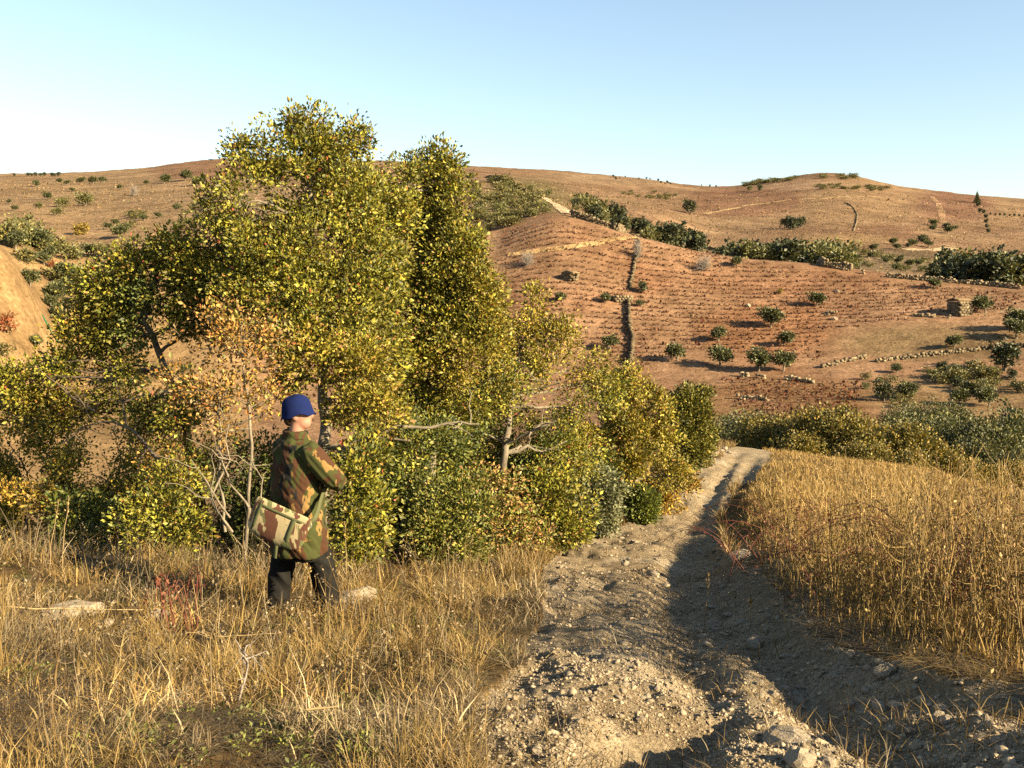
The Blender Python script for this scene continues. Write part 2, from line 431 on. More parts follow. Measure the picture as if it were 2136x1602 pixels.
def leaves(g, c, a, size, col, wr=0.55, fold=0.18):
    "folded diamond leaves: c points, a axis"
    n = len(c); b = unit(np.cross(a, rand_dir(n))); nn = np.cross(a, b)
    L = size[:, None]
    V = np.stack([c, c + a * L * 0.5 + b * L * wr * 0.5 + nn * L * fold, c + a * L, c + a * L * 0.5 - b * L * wr * 0.5 + nn * L * fold], 1)
    i = np.arange(n)[:, None] * 4
    F = np.concatenate([i + np.array([0, 1, 2]), i + np.array([0, 2, 3])])
    g.add(V.reshape(-1, 3), F, np.repeat(col, 4, 0))
def pick_cols(n, pal, jit=0.25):
    c = np.array([p[:3] for p in pal]); w = np.array([p[3] for p in pal]); k = rng.choice(len(pal), n, p=w / w.sum())
    return c[k] * LEAF_GAIN * np.exp(rng.normal(0, jit, (n, 1)))
def clump_leaves(g, centers, crad, per, lsize, pal, up=0.25, outdir=None, jit=0.22, cj=0.3):
    nC = len(centers); n = nC * per
    d = rand_dir(n); rr = rng.random(n)[:, None] ** 0.5
    base = np.repeat(centers, per, 0); cr = np.repeat(np.broadcast_to(crad, (nC,)), per)[:, None]
    c = base + d * rr * cr * np.array([1, 1, 0.8])
    a = d + 0.7 * rand_dir(n) + np.array([0, 0, up])
    if outdir is not None: a = a + 0.5 * np.repeat(outdir, per, 0)
    col = pick_cols(n, pal, jit) * np.repeat(np.exp(rng.normal(0, cj, (nC, 1))), per, 0)
    leaves(g, c, unit(a), lsize * np.exp(rng.normal(0, 0.22, n)), col)
LEAF_GAIN = 1.38
OLIVE = [(0.085, 0.085, 0.010, 5), (0.125, 0.112, 0.012, 5), (0.045, 0.052, 0.008, 4), (0.145, 0.11, 0.016, 1.3), (0.13, 0.07, 0.018, 0.4), (0.16, 0.04, 0.02, 0.12)]
YELLOW = [(0.115, 0.098, 0.011, 5), (0.145, 0.112, 0.014, 4), (0.075, 0.072, 0.009, 4), (0.165, 0.108, 0.02, 1), (0.16, 0.075, 0.02, 0.5)]
DARKG = [(0.045, 0.055, 0.010, 5), (0.07, 0.075, 0.012, 4), (0.03, 0.04, 0.010, 4), (0.11, 0.095, 0.016, 1.5)]
RUSTY = [(0.15, 0.085, 0.020, 4), (0.19, 0.105, 0.024, 3), (0.10, 0.065, 0.022, 3), (0.09, 0.085, 0.015, 2), (0.20, 0.075, 0.02, 0.6)]
PEACH = [(0.22, 0.125, 0.045, 5), (0.19, 0.10, 0.034, 3), (0.25, 0.155, 0.065, 2), (0.12, 0.09, 0.02, 1)]
BROOM = [(0.075, 0.085, 0.014, 5), (0.105, 0.10, 0.016, 4), (0.05, 0.06, 0.012, 4), (0.17, 0.12, 0.03, 1.5)]
OCHRE = [(0.19, 0.12, 0.018, 5), (0.14, 0.095, 0.015, 4), (0.22, 0.125, 0.03, 2), (0.08, 0.07, 0.012, 2)]
GREYG = [(0.085, 0.09, 0.045, 5), (0.12, 0.12, 0.06, 3), (0.055, 0.06, 0.025, 4)]

def near_tree(name, label, cat, base, lobes, pal, trunk_pix=None, tr=0.07, dens=1.0, leaf=0.046, bark='bark', extra=(), group=None, per=40, crad=0.17, limbs=True, lean=None):
    """a tree or shrub: base = (px, r), lobes = (px, py, rx_px, ry_px, r[, palette]) ellipsoids of leaf clumps"""
    b0 = pix_base(*base)
    root = empty(name, b0); tag(root, label, cat, group)
    gc = Geo(); gt = Geo(); gl = Geo()
    L = []
    for lb in lobes:
        p = at(lb[0], lb[1], lb[4]); s = lb[4] / F_PX
        L.append((p, np.array([lb[2] * s, 0.5 * (lb[2] + lb[3]) * s * 1.0, lb[3] * s]) * 1.07, lb[5] if len(lb) > 5 else pal))
    # trunk follows given pixels or climbs to the mean lobe
    if trunk_pix: TP = np.array([b0 - np.array([0, 0, 0.12])] + [at(*q) for q in trunk_pix])
    else:
        mc = np.mean([l[0] for l in L], 0); TP = wander(b0 - np.array([0, 0, 0.12]), mc * np.array([1, 1, 1]), 6, 0.25)
    TP = np.concatenate([wander(TP[i], TP[i + 1], 4, 0.10)[:-1] for i in range(len(TP) - 1)] + [TP[-1:]])
    tube(gt, TP, np.linspace(tr, tr * 0.45, len(TP)), 8)
    for p, rad, pl in L:
        # limb from the trunk to the lobe
        d = np.linalg.norm(TP - p, axis=1) + 1.2 * np.maximum(0, TP[:, 2] - p[2]); k = int(np.argmin(d))
        q = wander(TP[k], p, 7, 0.28); r0 = tr * (0.62 - 0.3 * k / len(TP))
        if limbs: tube(gl, q, np.linspace(r0, r0 * 0.25, 7), 6)
        vol = rad.prod() * 4.19
        n = max(8, int(dens * 305 * vol ** 0.78))
        d3 = rand_dir(n); rr = rng.random(n)[:, None] ** 0.42
        # uneven outline: radius scaled by a direction noise
        wob = 1 + 0.62 * fbm(d3[:, 0] * 1.7 + p[0] * 3, d3[:, 2] * 1.7 + d3[:, 1] + p[2], 5, 3)[:, None]
        cc = p + d3 * rr * wob * rad
        cc = cc[cc[:, 2] > b0[2] + 0.05]
        gap = fbm(cc[:, 0] * 2.1 + cc[:, 1] * 1.2, cc[:, 2] * 2.1 - cc[:, 1] * 1.0, 77, 2); cc = cc[gap > -0.14]
        if not len(cc): continue
        od = unit(cc - p)
        clump_leaves(gc, cc, crad * np.exp(rng.normal(0, 0.25, len(cc))), per, leaf, pl, outdir=od)
        if limbs:
            for c in cc[::7]:
                i = int(rng.integers(2, 7)); tube(gl, wander(q[i], c, 4, 0.3), [r0 * 0.22, r0 * 0.17, r0 * 0.12, 0.003], 3)
    for pts, r0, r1 in extra:
        P = np.array([at(*q) for q in pts]); P = np.concatenate([wander(P[i], P[i + 1], 5, 0.12)[:-1] for i in range(len(P) - 1)] + [P[-1:]])
        tube(gl, P, np.linspace(r0, r1, len(P)) * 0.78, 6)
        for _ in range(3):
            i = int(rng.integers(len(P) // 3, len(P))); tube(gl, wander(P[i], P[i] + rand_dir(1)[0] * 0.4 + np.array([0, 0, 0.15]), 5, 0.3), np.linspace(r1 * 0.9, 0.003, 5), 4)
    t = obj('trunk', gt.mesh('trunk', M[bark], True, b0), root)
    if gl.n: obj('limbs', gl.mesh('limbs', M[bark], True, b0), root)
    c = obj('crown', gc.mesh('crown', M['leaf'], False, b0), root); c['kind'] = 'stuff'
    return root
def pix_base(px, r):
    th = math.atan2(*[float(q) for q in pix_dir(px, 1100)[:2]]); x, y = r * math.sin(th), r * math.cos(th)
    return np.array([x, y, gz(x, y)])

near_tree('oak_tree', 'tall olive green oak, its top highest against the sky', 'tree', (665, 11.0),
    [(640, 290, 62, 52, 11.3), (560, 330, 78, 56, 11.2), (700, 310, 70, 58, 11.4), (520, 420, 62, 85, 11), (620, 410, 110, 80, 11.3), (720, 420, 90, 90, 11.5),
     (600, 520, 120, 80, 11), (720, 540, 110, 85, 11.2), (540, 580, 90, 70, 10.8), (660, 640, 130, 80, 10.8), (780, 640, 90, 80, 11),
     (740, 760, 85, 75, 10.3, YELLOW), (650, 740, 80, 60, 10.2, YELLOW), (790, 850, 60, 60, 10.2, YELLOW), (700, 840, 60, 50, 10.2, YELLOW), (640, 262, 20, 30, 11.4), (750, 290, 18, 26, 11.4), (490, 300, 22, 16, 11.2), (500, 500, 60, 60, 11.2), (800, 560, 60, 70, 11.6), (800, 740, 60, 60, 11), (600, 690, 70, 50, 10.6), (610, 790, 50, 50, 10.4), (850, 920, 50, 46, 10.6), (760, 480, 70, 70, 11.6), (830, 470, 50, 70, 11.9), (480, 560, 56, 60, 11), (520, 660, 56, 56, 10.8, RUSTY + OLIVE), (440, 420, 30, 40, 11.2)],
    OLIVE, trunk_pix=[(668, 960, 10.8), (680, 880, 10.9), (672, 760, 11), (650, 560, 11.2), (645, 380, 11.3)], tr=0.075, dens=0.62,
    extra=[([(705, 945, 10.6), (770, 915, 10.3), (830, 890, 10.2), (900, 892, 10.2), (960, 880, 10.2), (1000, 885, 10.2)], 0.036, 0.012)])
near_tree('oak_tree', 'second tallest oak, joined on the right of the tallest crown', 'tree', (905, 12.6),
    [(900, 345, 50, 42, 12.8), (935, 375, 36, 45, 12.8), (850, 400, 62, 55, 12.8), (930, 450, 66, 70, 12.7), (850, 500, 70, 80, 12.9), (950, 550, 72, 70, 12.5), (870, 610, 90, 70, 12.7),
     (985, 610, 62, 55, 12.4, YELLOW), (930, 690, 100, 60, 12.4), (860, 740, 90, 60, 12.3), (960, 770, 90, 60, 12.2, YELLOW), (900, 322, 18, 24, 12.8), (940, 335, 14, 20, 12.8), (830, 800, 80, 56, 12.4), (950, 850, 90, 50, 12.4), (1005, 700, 50, 46, 12.5, YELLOW), (880, 880, 70, 50, 12.3), (1000, 560, 36, 50, 12.6, YELLOW), (800, 390, 36, 36, 12.9), (800, 640, 66, 60, 12.6), (820, 720, 60, 50, 12.5), (990, 470, 30, 50, 12.6), (1020, 640, 36, 46, 12.4, YELLOW), (870, 440, 60, 60, 12.8), (960, 640, 66, 66, 12.5), (780, 840, 60, 50, 12.2), (1040, 800, 60, 50, 12.5), (790, 430, 60, 60, 12.3), (845, 365, 44, 34, 12.7), (965, 430, 44, 60, 12.7), (1000, 530, 40, 56, 12.6), (820, 560, 60, 60, 12.4), (960, 500, 60, 60, 12.6), (800, 385, 56, 44, 12.2), (850, 385, 50, 40, 12.4), (785, 430, 50, 50, 12), (1010, 590, 44, 50, 12.5), (1030, 720, 44, 50, 12.6, YELLOW)],
    OLIVE, trunk_pix=[(900, 900, 12.7), (880, 740, 12.8), (880, 540, 12.8), (900, 400, 12.8)], tr=0.075, dens=0.62)
near_tree('oak_tree', 'loose sparse oak on the far left with hillside showing through', 'tree', (430, 11.8),
    [(430, 480, 52, 38, 11.5), (380, 530, 60, 42, 11.6), (300, 560, 52, 40, 11.8), (330, 620, 66, 36, 11.7, DARKG), (250, 610, 52, 40, 12), (200, 640, 40, 42, 12.2, YELLOW), (210, 700, 50, 44, 12.2),
     (420, 600, 60, 44, 11.5), (290, 690, 42, 26, 11.8, DARKG), (120, 760, 60, 34, 12.3), (190, 770, 42, 26, 12.3), (350, 790, 46, 34, 11.3), (380, 850, 60, 36, 11.2), (70, 830, 50, 40, 12.4, YELLOW), (150, 850, 60, 40, 12.2, YELLOW), (250, 830, 40, 24, 12), (460, 540, 50, 44, 11.5), (380, 580, 50, 40, 11.6), (440, 680, 50, 40, 11.5, RUSTY), (270, 760, 50, 26, 11.9), (160, 700, 40, 40, 12.2, YELLOW), (320, 870, 60, 36, 11.5), (30, 790, 50, 40, 12.4), (420, 540, 60, 50, 11.4), (350, 520, 44, 36, 11.6), (260, 570, 44, 40, 11.9), (200, 600, 40, 36, 12.1), (470, 500, 46, 50, 11.3), (400, 660, 50, 40, 11.5), (240, 660, 46, 36, 12)],
    OLIVE, trunk_pix=[(400, 960, 11.6), (370, 830, 11.6), (345, 770, 11.7), (300, 670, 11.8), (330, 560, 11.8)], tr=0.055, dens=0.85, bark='darkbark',
    extra=[([(412, 1035, 10.6), (360, 985, 10.8), (310, 935, 10.9), (275, 895, 11), (235, 880, 11.2)], 0.034, 0.016), ([(200, 858, 11.6), (165, 838, 11.8), (135, 815, 12), (105, 790, 12.2)], 0.02, 0.008),
           ([(235, 880, 11.2), (180, 888, 11.3), (130, 925, 11.4)], 0.014, 0.008)])
near_tree('dry_shrub', 'tall thin shrub with rusty orange leaves and pale bare stems behind the person', 'shrub', (500, 9.9),
    [(520, 690, 55, 50, 9.9), (470, 740, 62, 50, 9.9), (540, 760, 50, 45, 9.8), (430, 810, 60, 45, 9.8), (500, 830, 60, 45, 9.7), (560, 830, 40, 35, 9.7), (460, 900, 50, 36, 9.7), (440, 660, 30, 30, 10), (400, 720, 50, 40, 10.1), (360, 800, 50, 36, 10.1), (560, 700, 40, 40, 9.9), (500, 640, 40, 36, 10)],
    RUSTY, trunk_pix=[(520, 1060, 9.6), (525, 960, 9.6), (520, 850, 9.7), (505, 740, 9.8)], tr=0.022, dens=0.55, leaf=0.046, per=18,
    extra=[([(470, 1110, 9.5), (455, 1000, 9.6), (462, 900, 9.7), (455, 800, 9.8)], 0.02, 0.008), ([(485, 1110, 9.5), (440, 1040, 9.5), (480, 960, 9.6), (470, 920, 9.6)], 0.018, 0.008),
           ([(480, 1080, 9.4), (440, 1020, 9.5), (400, 960, 9.6)], 0.014, 0.006), ([(520, 1060, 9.4), (480, 1010, 9.5), (455, 940, 9.6)], 0.016, 0.007), ([(545, 1050, 9.5), (548, 1000, 9.5), (525, 960, 9.6)], 0.012, 0.006)])
near_tree('oak_tree', 'young pale stemmed oak with forked trunk right of the second oak', 'tree', (1048, 13.6),
    [(1115, 625, 26, 34, 13.6, YELLOW), (1100, 690, 50, 40, 13.6, YELLOW), (1160, 700, 42, 36, 13.6, YELLOW), (1070, 760, 70, 44, 13.5), (1150, 770, 62, 44, 13.4, YELLOW), (1220, 770, 46, 40, 13.6, YELLOW), (1010, 820, 70, 44, 13.3),
     (1110, 850, 70, 36, 13.2), (1200, 850, 62, 44, 13.3), (1000, 900, 60, 36, 13.1, DARKG), (1110, 930, 60, 40, 13.6, DARKG), (1180, 920, 60, 44, 13.4), (1040, 700, 44, 40, 13.5), (1260, 810, 40, 44, 14), (1200, 960, 60, 50, 14), (1090, 980, 70, 40, 13.4, DARKG)],
    OLIVE, trunk_pix=[(1050, 965, 13.0), (1060, 900, 13.0), (1066, 830, 13.2), (1090, 720, 13.5)], tr=0.06, dens=0.7,
    extra=[([(1058, 925, 12.9), (1100, 905, 12.8), (1130, 890, 12.7), (1160, 877, 12.7)], 0.03, 0.016), ([(1110, 815, 12.9), (1170, 798, 12.8)], 0.012, 0.008)])
near_tree('oak_tree', 'yellowish bushy oak leaning over the left edge of the track', 'tree', (1290, 17.0),
    [(1320, 800, 40, 36, 17, YELLOW), (1270, 820, 46, 44, 17), (1350, 840, 46, 50, 17.2, YELLOW), (1290, 890, 60, 48, 16.8, YELLOW), (1220, 900, 50, 48, 16.5), (1370, 920, 50, 44, 17.3, YELLOW), (1310, 970, 66, 40, 16.8, YELLOW), (1240, 980, 50, 40, 16.4, DARKG), (1400, 985, 36, 36, 17.6, YELLOW)],
    YELLOW, tr=0.07, dens=0.9, leaf=0.055)
near_tree('oak_tree', 'narrow dark green oak standing furthest along the left of the track', 'tree', (1435, 23.0),
    [(1450, 820, 26, 24, 23), (1430, 850, 40, 32, 23), (1420, 900, 40, 40, 22.8), (1460, 890, 28, 44, 23), (1450, 940, 32, 34, 22.8)],
    [(0.075, 0.07, 0.011, 5), (0.11, 0.09, 0.013, 3), (0.045, 0.05, 0.01, 4)], tr=0.07, dens=1.5, leaf=0.066, crad=0.2)

def near_bush(label, base, lobes, pal, dens=1.0, leaf=0.046, name='bush', **k):
    b0 = pix_base(*base); bx, by = [float(q) for q in project(*b0)]; add = []
    for lb in lobes:
        if by - lb[1] > lb[3] * 0.9: add.append((0.7 * lb[0] + 0.3 * bx, 0.45 * lb[1] + 0.55 * by, lb[2] * 0.85, max(14, (by - lb[1]) * 0.42), lb[4]))
    lobes = lobes + add
    return near_tree(name, label, 'bush', base, lobes, pal, tr=0.02, dens=dens, leaf=leaf, limbs=True, bark='darkbark', **k)
near_bush('dark green oak thicket low between the two tall oaks', (860, 11.6), [(820, 920, 80, 60, 11.4), (900, 930, 90, 60, 11.6), (860, 1000, 90, 60, 11.3), (760, 970, 60, 60, 11)], DARKG, 0.8, 0.043)
near_bush('rounded olive broom bush with fine leaves at the edge of the track', (950, 10.6), [(930, 1070, 80, 48, 10.5), (990, 1080, 70, 44, 10.4), (900, 1100, 60, 36, 10.3), (960, 1030, 60, 36, 10.6)], BROOM, 1.5, 0.038)
near_bush('withered peach coloured leaves on a dead bush behind the broom', (1030, 11.3), [(1000, 1000, 70, 30, 11.2), (1050, 1020, 50, 36, 11.2), (900, 1020, 50, 28, 11.1), (1090, 1080, 36, 36, 11.3), (1120, 1110, 40, 20, 11.2)], PEACH + BROOM, 0.5, 0.042)
near_bush('green leafy bush on the bank right of the withered bush', (1165, 13.0), [(1150, 1040, 60, 40, 12.9), (1190, 1060, 46, 32, 13), (1130, 1000, 50, 36, 13.1)], OLIVE, 1.0, 0.055)
near_bush('grey green shrub at the foot of the bushy yellowish oak', (1235, 15.0), [(1230, 1010, 44, 34, 15), (1265, 1020, 36, 26, 15.2)], GREYG, 1.1, 0.055)
near_bush('small vivid green broom tuft beside the track', (1338, 17.2), [(1338, 1038, 26, 24, 17.2), (1335, 1055, 24, 16, 17.1)], [(0.050, 0.065, 0.010, 5), (0.08, 0.085, 0.014, 3)], 3.0, 0.05)
near_bush('low ochre bush where the track narrows', (1395, 18.4), [(1395, 1030, 40, 28, 18.3), (1370, 1000, 36, 26, 18.3), (1420, 1005, 26, 24, 18.6)], OCHRE, 1.5, 0.06)
near_bush('low reddish green bush at the end of the grass bank by the shadowed track', (1125, 11.6), [(1120, 1120, 34, 14, 11.5)], BROOM + PEACH[:1], 1.5, 0.04)
near_bush('big yellow green bush filling the lower left edge', (60, 13.5), [(40, 900, 70, 60, 13.4), (110, 920, 70, 55, 13.3), (60, 980, 80, 50, 13.1), (10, 850, 40, 44, 13.6)], YELLOW, 0.9, 0.043)
near_bush('leafy yellow green bush left of the rusty shrub', (220, 12.4), [(210, 930, 66, 46, 12.3), (250, 980, 60, 44, 12.2), (160, 980, 50, 40, 12.4), (300, 900, 40, 40, 12)], YELLOW, 0.7, 0.042)
near_bush('green bush under the sparse oak, low behind the grass', (345, 10.2), [(330, 1060, 50, 40, 10.1), (380, 1090, 50, 30, 9.9), (290, 1100, 40, 30, 10), (350, 1010, 50, 36, 10.3)], OLIVE, 0.9, 0.043)
near_bush('olive bush close on the right of the person', (745, 9.6), [(745, 1000, 40, 44, 9.6), (730, 1060, 30, 40, 9.4), (780, 1050, 34, 34, 9.6), (770, 950, 36, 30, 9.8)], OLIVE, 0.8, 0.05)
near_bush('ochre and green bush low at the left edge behind the bank', (50, 11.8), [(30, 1040, 50, 30, 11.7), (90, 1040, 40, 26, 11.8)], OCHRE, 0.7, 0.05)
near_bush('dim green bush in the hollow behind the left grass', (180, 11.0), [(170, 1055, 60, 26, 11.3), (240, 1060, 44, 24, 11.1)], DARKG, 0.9, 0.05)

near_bush('dark tangled undergrowth behind the person and the pale stems', (590, 10.8), [(560, 960, 70, 60, 10.9), (620, 1000, 70, 60, 10.8), (500, 1000, 60, 56, 11), (440, 980, 50, 50, 11.2), (570, 1060, 80, 40, 10.6)], DARKG, 0.6, 0.042)
near_bush('brown green thicket left of the pale stems', (400, 11.2), [(380, 930, 50, 50, 11.3), (320, 980, 50, 50, 11.3), (430, 900, 40, 40, 11.3)], RUSTY + OLIVE, 0.6, 0.042)

near_bush('dense green thicket around the forked pale trunk', (1030, 13.9), [(1000, 920, 66, 56, 13.8), (950, 970, 60, 50, 13.6), (1110, 960, 66, 50, 13.9), (1040, 870, 66, 44, 14.2), (1150, 900, 56, 50, 14), (900, 860, 60, 46, 13.4)], DARKG + OLIVE, 0.9, 0.048)

# ------------------------------------------------------------------ grass, stalks and litter
def blades(g, P, h, width, col, lean, bend=0.35, tipcol=None):
    "ribbon blades: base P, height h, lean = horizontal lean as fraction of height"
    n = len(P); az = rng.random(n) * 2 * math.pi; d = np.stack([np.cos(az), np.sin(az), np.zeros(n)], 1)
    wa = rng.random(n) * 2 * math.pi; w = np.stack([np.cos(wa), np.sin(wa), np.zeros(n)], 1) * width[:, None] * 0.5
    ln = np.broadcast_to(lean, (n,))[:, None]; H = h[:, None]; zz = np.array([0, 0, 1.0])
    vert = 1 / np.sqrt(1 + ln ** 2)
    mid = P + H * vert * (0.55 * zz + 0.55 * ln * d); tip = P + H * vert * (zz * (1 - bend * 0.4 * ln) + ln * d * (1 + bend)) + rng.normal(0, 0.05, (n, 3)) * H
    V = np.stack([P - w, P + w, mid - w * 0.8, mid + w * 0.8, tip], 1).reshape(-1, 3)
    i = np.arange(n)[:, None] * 5
    C = np.repeat(col, 5, 0)
    m0 = g.n
    g.add(V, i + np.array([0, 1, 3, 2]), C)
    g.F3.append(i + np.array([2, 3, 4]) + m0)
    return tip, mid
STRAW = [(0.27, 0.185, 0.060, 5), (0.22, 0.14, 0.042, 5), (0.16, 0.095, 0.030, 4), (0.31, 0.235, 0.10, 3), (0.095, 0.058, 0.022, 3)]
GREYST = [(0.24, 0.19, 0.11, 4), (0.17, 0.125, 0.065, 4), (0.11, 0.075, 0.036, 4), (0.29, 0.23, 0.13, 2)]
GOLD = [(0.27, 0.185, 0.060, 5), (0.31, 0.215, 0.078, 4), (0.21, 0.13, 0.040, 4), (0.14, 0.078, 0.026, 2.5)]
GREENB = [(0.09, 0.095, 0.016, 4), (0.13, 0.12, 0.02, 3)]
SG = [0.72]
def cols(n, pal, jit=0.22):
    c = np.array([p[:3] for p in pal]); w = np.array([p[3] for p in pal]); k = rng.choice(len(pal), n, p=w / w.sum())
    return c[k] * SG[0] * np.exp(rng.normal(0, jit, (n, 1)))
def field(n, r0, r1, t0=-0.62, t1=0.62):
    th = rng.uniform(t0, t1, n); r = np.exp(rng.uniform(math.log(r0), math.log(r1), n))
    x, y = r * np.sin(th), r * np.cos(th); z = height(x, y); px, py = project(x, y, z)
    return np.stack([x, y, z], 1), px, py, r
def right_side(px, py):
    e = np.interp(py, [900, 935, 960, 1020, 1080, 1130, 1190, 1260, 1330, 1400, 1440, 1500, 1700], [1500, 1560, 1570, 1542, 1514, 1512, 1550, 1620, 1700, 1900, 2136, 2300, 2500])
    return px > e
def edge_soft(px, py, r):
    e = np.interp(py, [900, 935, 960, 1020, 1080, 1130, 1190, 1260, 1330, 1400, 1440, 1500, 1700], [1500, 1560, 1570, 1542, 1514, 1512, 1550, 1620, 1700, 1900, 2136, 2300, 2500])
    w = np.interp(r, [4, 9, 16, 30], [260, 190, 60, 20]); return np.clip((px - e + 40 * fbm(px / 50, py / 25, 66, 2)) / w, 0.03, 1)
def sparse(P, s, thr, sc): return fbm(P[:, 0] / sc, P[:, 1] / sc, s, 3) > thr

# left bank: tangled dry grass and weeds
g = Geo()
P, px, py, r = field(140000, 2.7, 11.5)
ok = ~soft_track(px, py) & ~right_side(px, py) & (px < 1480) & sparse(P, 81, -0.10, 0.40)
P, px, py, r = P[ok], px[ok], py[ok], r[ok]
tall = np.interp(r, [2.7, 4.2, 5.5, 7, 9, 11.5], [0.09, 0.11, 0.15, 0.20, 0.25, 0.25]) * np.clip(0.8 + 1.1 * fbm(P[:, 0] / 0.6, P[:, 1] / 0.6, 83, 3), 0.25, 1.6)
tall *= np.where(px > 1000, 0.55, 1.0)
h = tall * np.exp(rng.normal(-0.15, 0.4, len(P)))
pat = fbm(P[:, 0] / 0.9, P[:, 1] / 0.9, 85, 2)
c = np.where((pat > 0.12)[:, None], cols(len(P), STRAW), np.where((pat < -0.12)[:, None], cols(len(P), GREYST), cols(len(P), STRAW + GREYST)))
gm = (rng.random(len(P)) < 0.10 * (fbm(P[:, 0] / 0.5, P[:, 1] / 0.5, 87, 2) > 0.05))
c[gm] = cols(gm.sum(), GREENB)
c = c * np.exp(1.0 * fbm(P[:, 0] / 0.7 + 4, P[:, 1] / 0.7, 89, 3))[:, None]
lean = np.abs(rng.normal(0, 1, len(P))) * np.interp(r, [2.7, 5, 8], [2.6, 2.2, 1.4])
tip, mid = blades(g, P, h, 0.0022 * np.sqrt(r) * np.exp(rng.normal(0, 0.3, len(P))), c, lean)
k = rng.random(len(P)) < 0.16
leaves(g, tip[k], unit(rand_dir(k.sum()) + [0, 0, 0.6]), 0.0045 * np.sqrt(r[k]) * np.exp(rng.normal(0, 0.3, k.sum())), cols(k.sum(), GREYST + STRAW) * 1.15)
# tussocks of longer grass
P0, px, py, r = field(2600, 2.8, 9.8)
ok = ~soft_track(px, py) & ~right_side(px, py) & (px < 1080) & sparse(P0, 91, -0.05, 0.8)
P0, r = P0[ok], r[ok]
nb = 34; P = np.repeat(P0, nb, 0) + rng.normal(0, 0.035, (len(P0) * nb, 3)) * [1, 1, 0.1]
tc = np.repeat(cols(len(P0), STRAW[:2] + GOLD[:2] + GREYST[:1], 0.1), nb, 0) * np.exp(rng.normal(0, 0.2, (len(P), 1)))
hh = np.repeat(rng.uniform(0.14, 0.36, len(P0)) * np.interp(r, [2.8, 5], [0.7, 1]), nb) * rng.uniform(0.5, 1.1, len(P))
tip, mid = blades(g, P, hh, np.repeat(0.0017 * np.sqrt(r), nb), tc, np.repeat(rng.uniform(0.1, 2.4, len(P0)), nb) * rng.uniform(0.2, 1.3, len(P)))
# dry forbs with branching heads
P0, px, py, r = field(420, 4.0, 10.2)
ok = ~soft_track(px, py) & ~right_side(px, py) & (px < 1050)
P0 = P0[ok]
for p in P0:
    hgt = rng.uniform(0.15, 0.48); ax = unit(np.array([rng.normal(0, 0.25), rng.normal(0, 0.25), 1.0])); cc = cols(1, GREYST + STRAW)[0]
    st = wander(p - [0, 0, .02], p + ax * hgt, 5, 0.15); tube(g, st, np.linspace(0.0032, 0.0016, 5), 3, cc)
    for _ in range(int(rng.integers(2, 6))):
        q = st[int(rng.integers(2, 5))]; e = q + unit(ax + rng.normal(0, 0.55, 3)) * hgt * rng.uniform(0.12, 0.3)
        tube(g, np.array([q, (q + e) / 2 + rng.normal(0, .006, 3), e]), [0.0016, 0.0013, 0.001], 3, cc)
        m = 4; leaves(g, e + rng.normal(0, 0.01, (m, 3)), rand_dir(m), np.full(m, 0.02), cols(m, GREYST) * 1.1)
P0, px, py, r = field(900, 2.9, 9.5)
ok = ~soft_track(px, py) & ~right_side(px, py) & (px < 1050) & sparse(P0, 93, 0.0, 0.8); P0, r = P0[ok], r[ok]
clump_leaves(g, P0 + [0, 0, 0.03], 0.05, 26, 0.02, [(0.055, 0.062, 0.012, 4), (0.08, 0.08, 0.016, 3), (0.04, 0.042, 0.012, 3)])
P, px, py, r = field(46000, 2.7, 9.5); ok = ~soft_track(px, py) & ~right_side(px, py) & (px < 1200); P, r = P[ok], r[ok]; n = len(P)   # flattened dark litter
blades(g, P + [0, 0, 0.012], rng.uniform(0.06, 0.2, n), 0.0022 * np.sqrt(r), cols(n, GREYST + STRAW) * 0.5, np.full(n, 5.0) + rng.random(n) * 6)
o = obj('dry_grass', g.mesh('dry_grass', M['straw'])); tag(o, 'tangled straw coloured dry grass and weeds on the left bank', None, None, 'stuff')

# bank between the bushes and the track, and thin tufts on the track
g = Geo()
P, px, py, r = field(60000, 9, 34, -0.1, 0.3)
ok = ~soft_track(px, py) & ~right_side(px, py) & (px > 1040)
P, r = P[ok], r[ok]; n = len(P)
blades(g, P, rng.uniform(0.08, 0.32, n), 0.0026 * np.sqrt(r), cols(n, STRAW), np.abs(rng.normal(0, 0.7, n)))
P, px, py, r = field(26000, 2.7, 26, -0.15, 0.62)
ok = soft_track(px, py) & sparse(P, 95, 0.13, 0.5)
P, r = P[ok], r[ok]; n = len(P)
blades(g, P, rng.uniform(0.03, 0.13, n), 0.0020 * np.sqrt(r), cols(n, STRAW + GREYST) * 0.9, np.abs(rng.normal(0, 1.6, n)))
o = obj('bank_grass', g.mesh('bank_grass', M['straw'])); tag(o, 'short dry grass along the bank and scattered on the track', None, None, 'stuff')

SG[0] = 1.0
# right mound: golden grass and tall standing stalks
g = Geo()
P, px, py, r = field(150000, 4.2, 36, 0.10, 0.62)
ok = right_side(px, py) & ~soft_track(px, py) & ((r > 8) | (rng.random(len(r)) < 0.5)) & sparse(P, 98, -0.35, 0.5) & (rng.random(len(r)) < edge_soft(px, py, r))
P, px, py, r = P[ok], px[ok], py[ok], r[ok]; n = len(P)
h = np.interp(r, [4.2, 5.2, 7, 12, 30], [0.05, 0.08, 0.16, 0.17, 0.11]) * np.exp(rng.normal(-0.1, 0.35, n))
h *= (0.35 + 0.65 * edge_soft(px, py, r)) * np.clip(0.9 + 0.5 * fbm(P[:, 0] / 1.2, P[:, 1] / 1.2, 97, 2), 0.4, 1.5)
tip, mid = blades(g, P, h, 0.0023 * np.sqrt(r) * np.exp(rng.normal(0, 0.3, n)), cols(n, GOLD + STRAW[:3]), np.abs(rng.normal(0, 0.45, n)))
k = rng.random(n) < 0.06
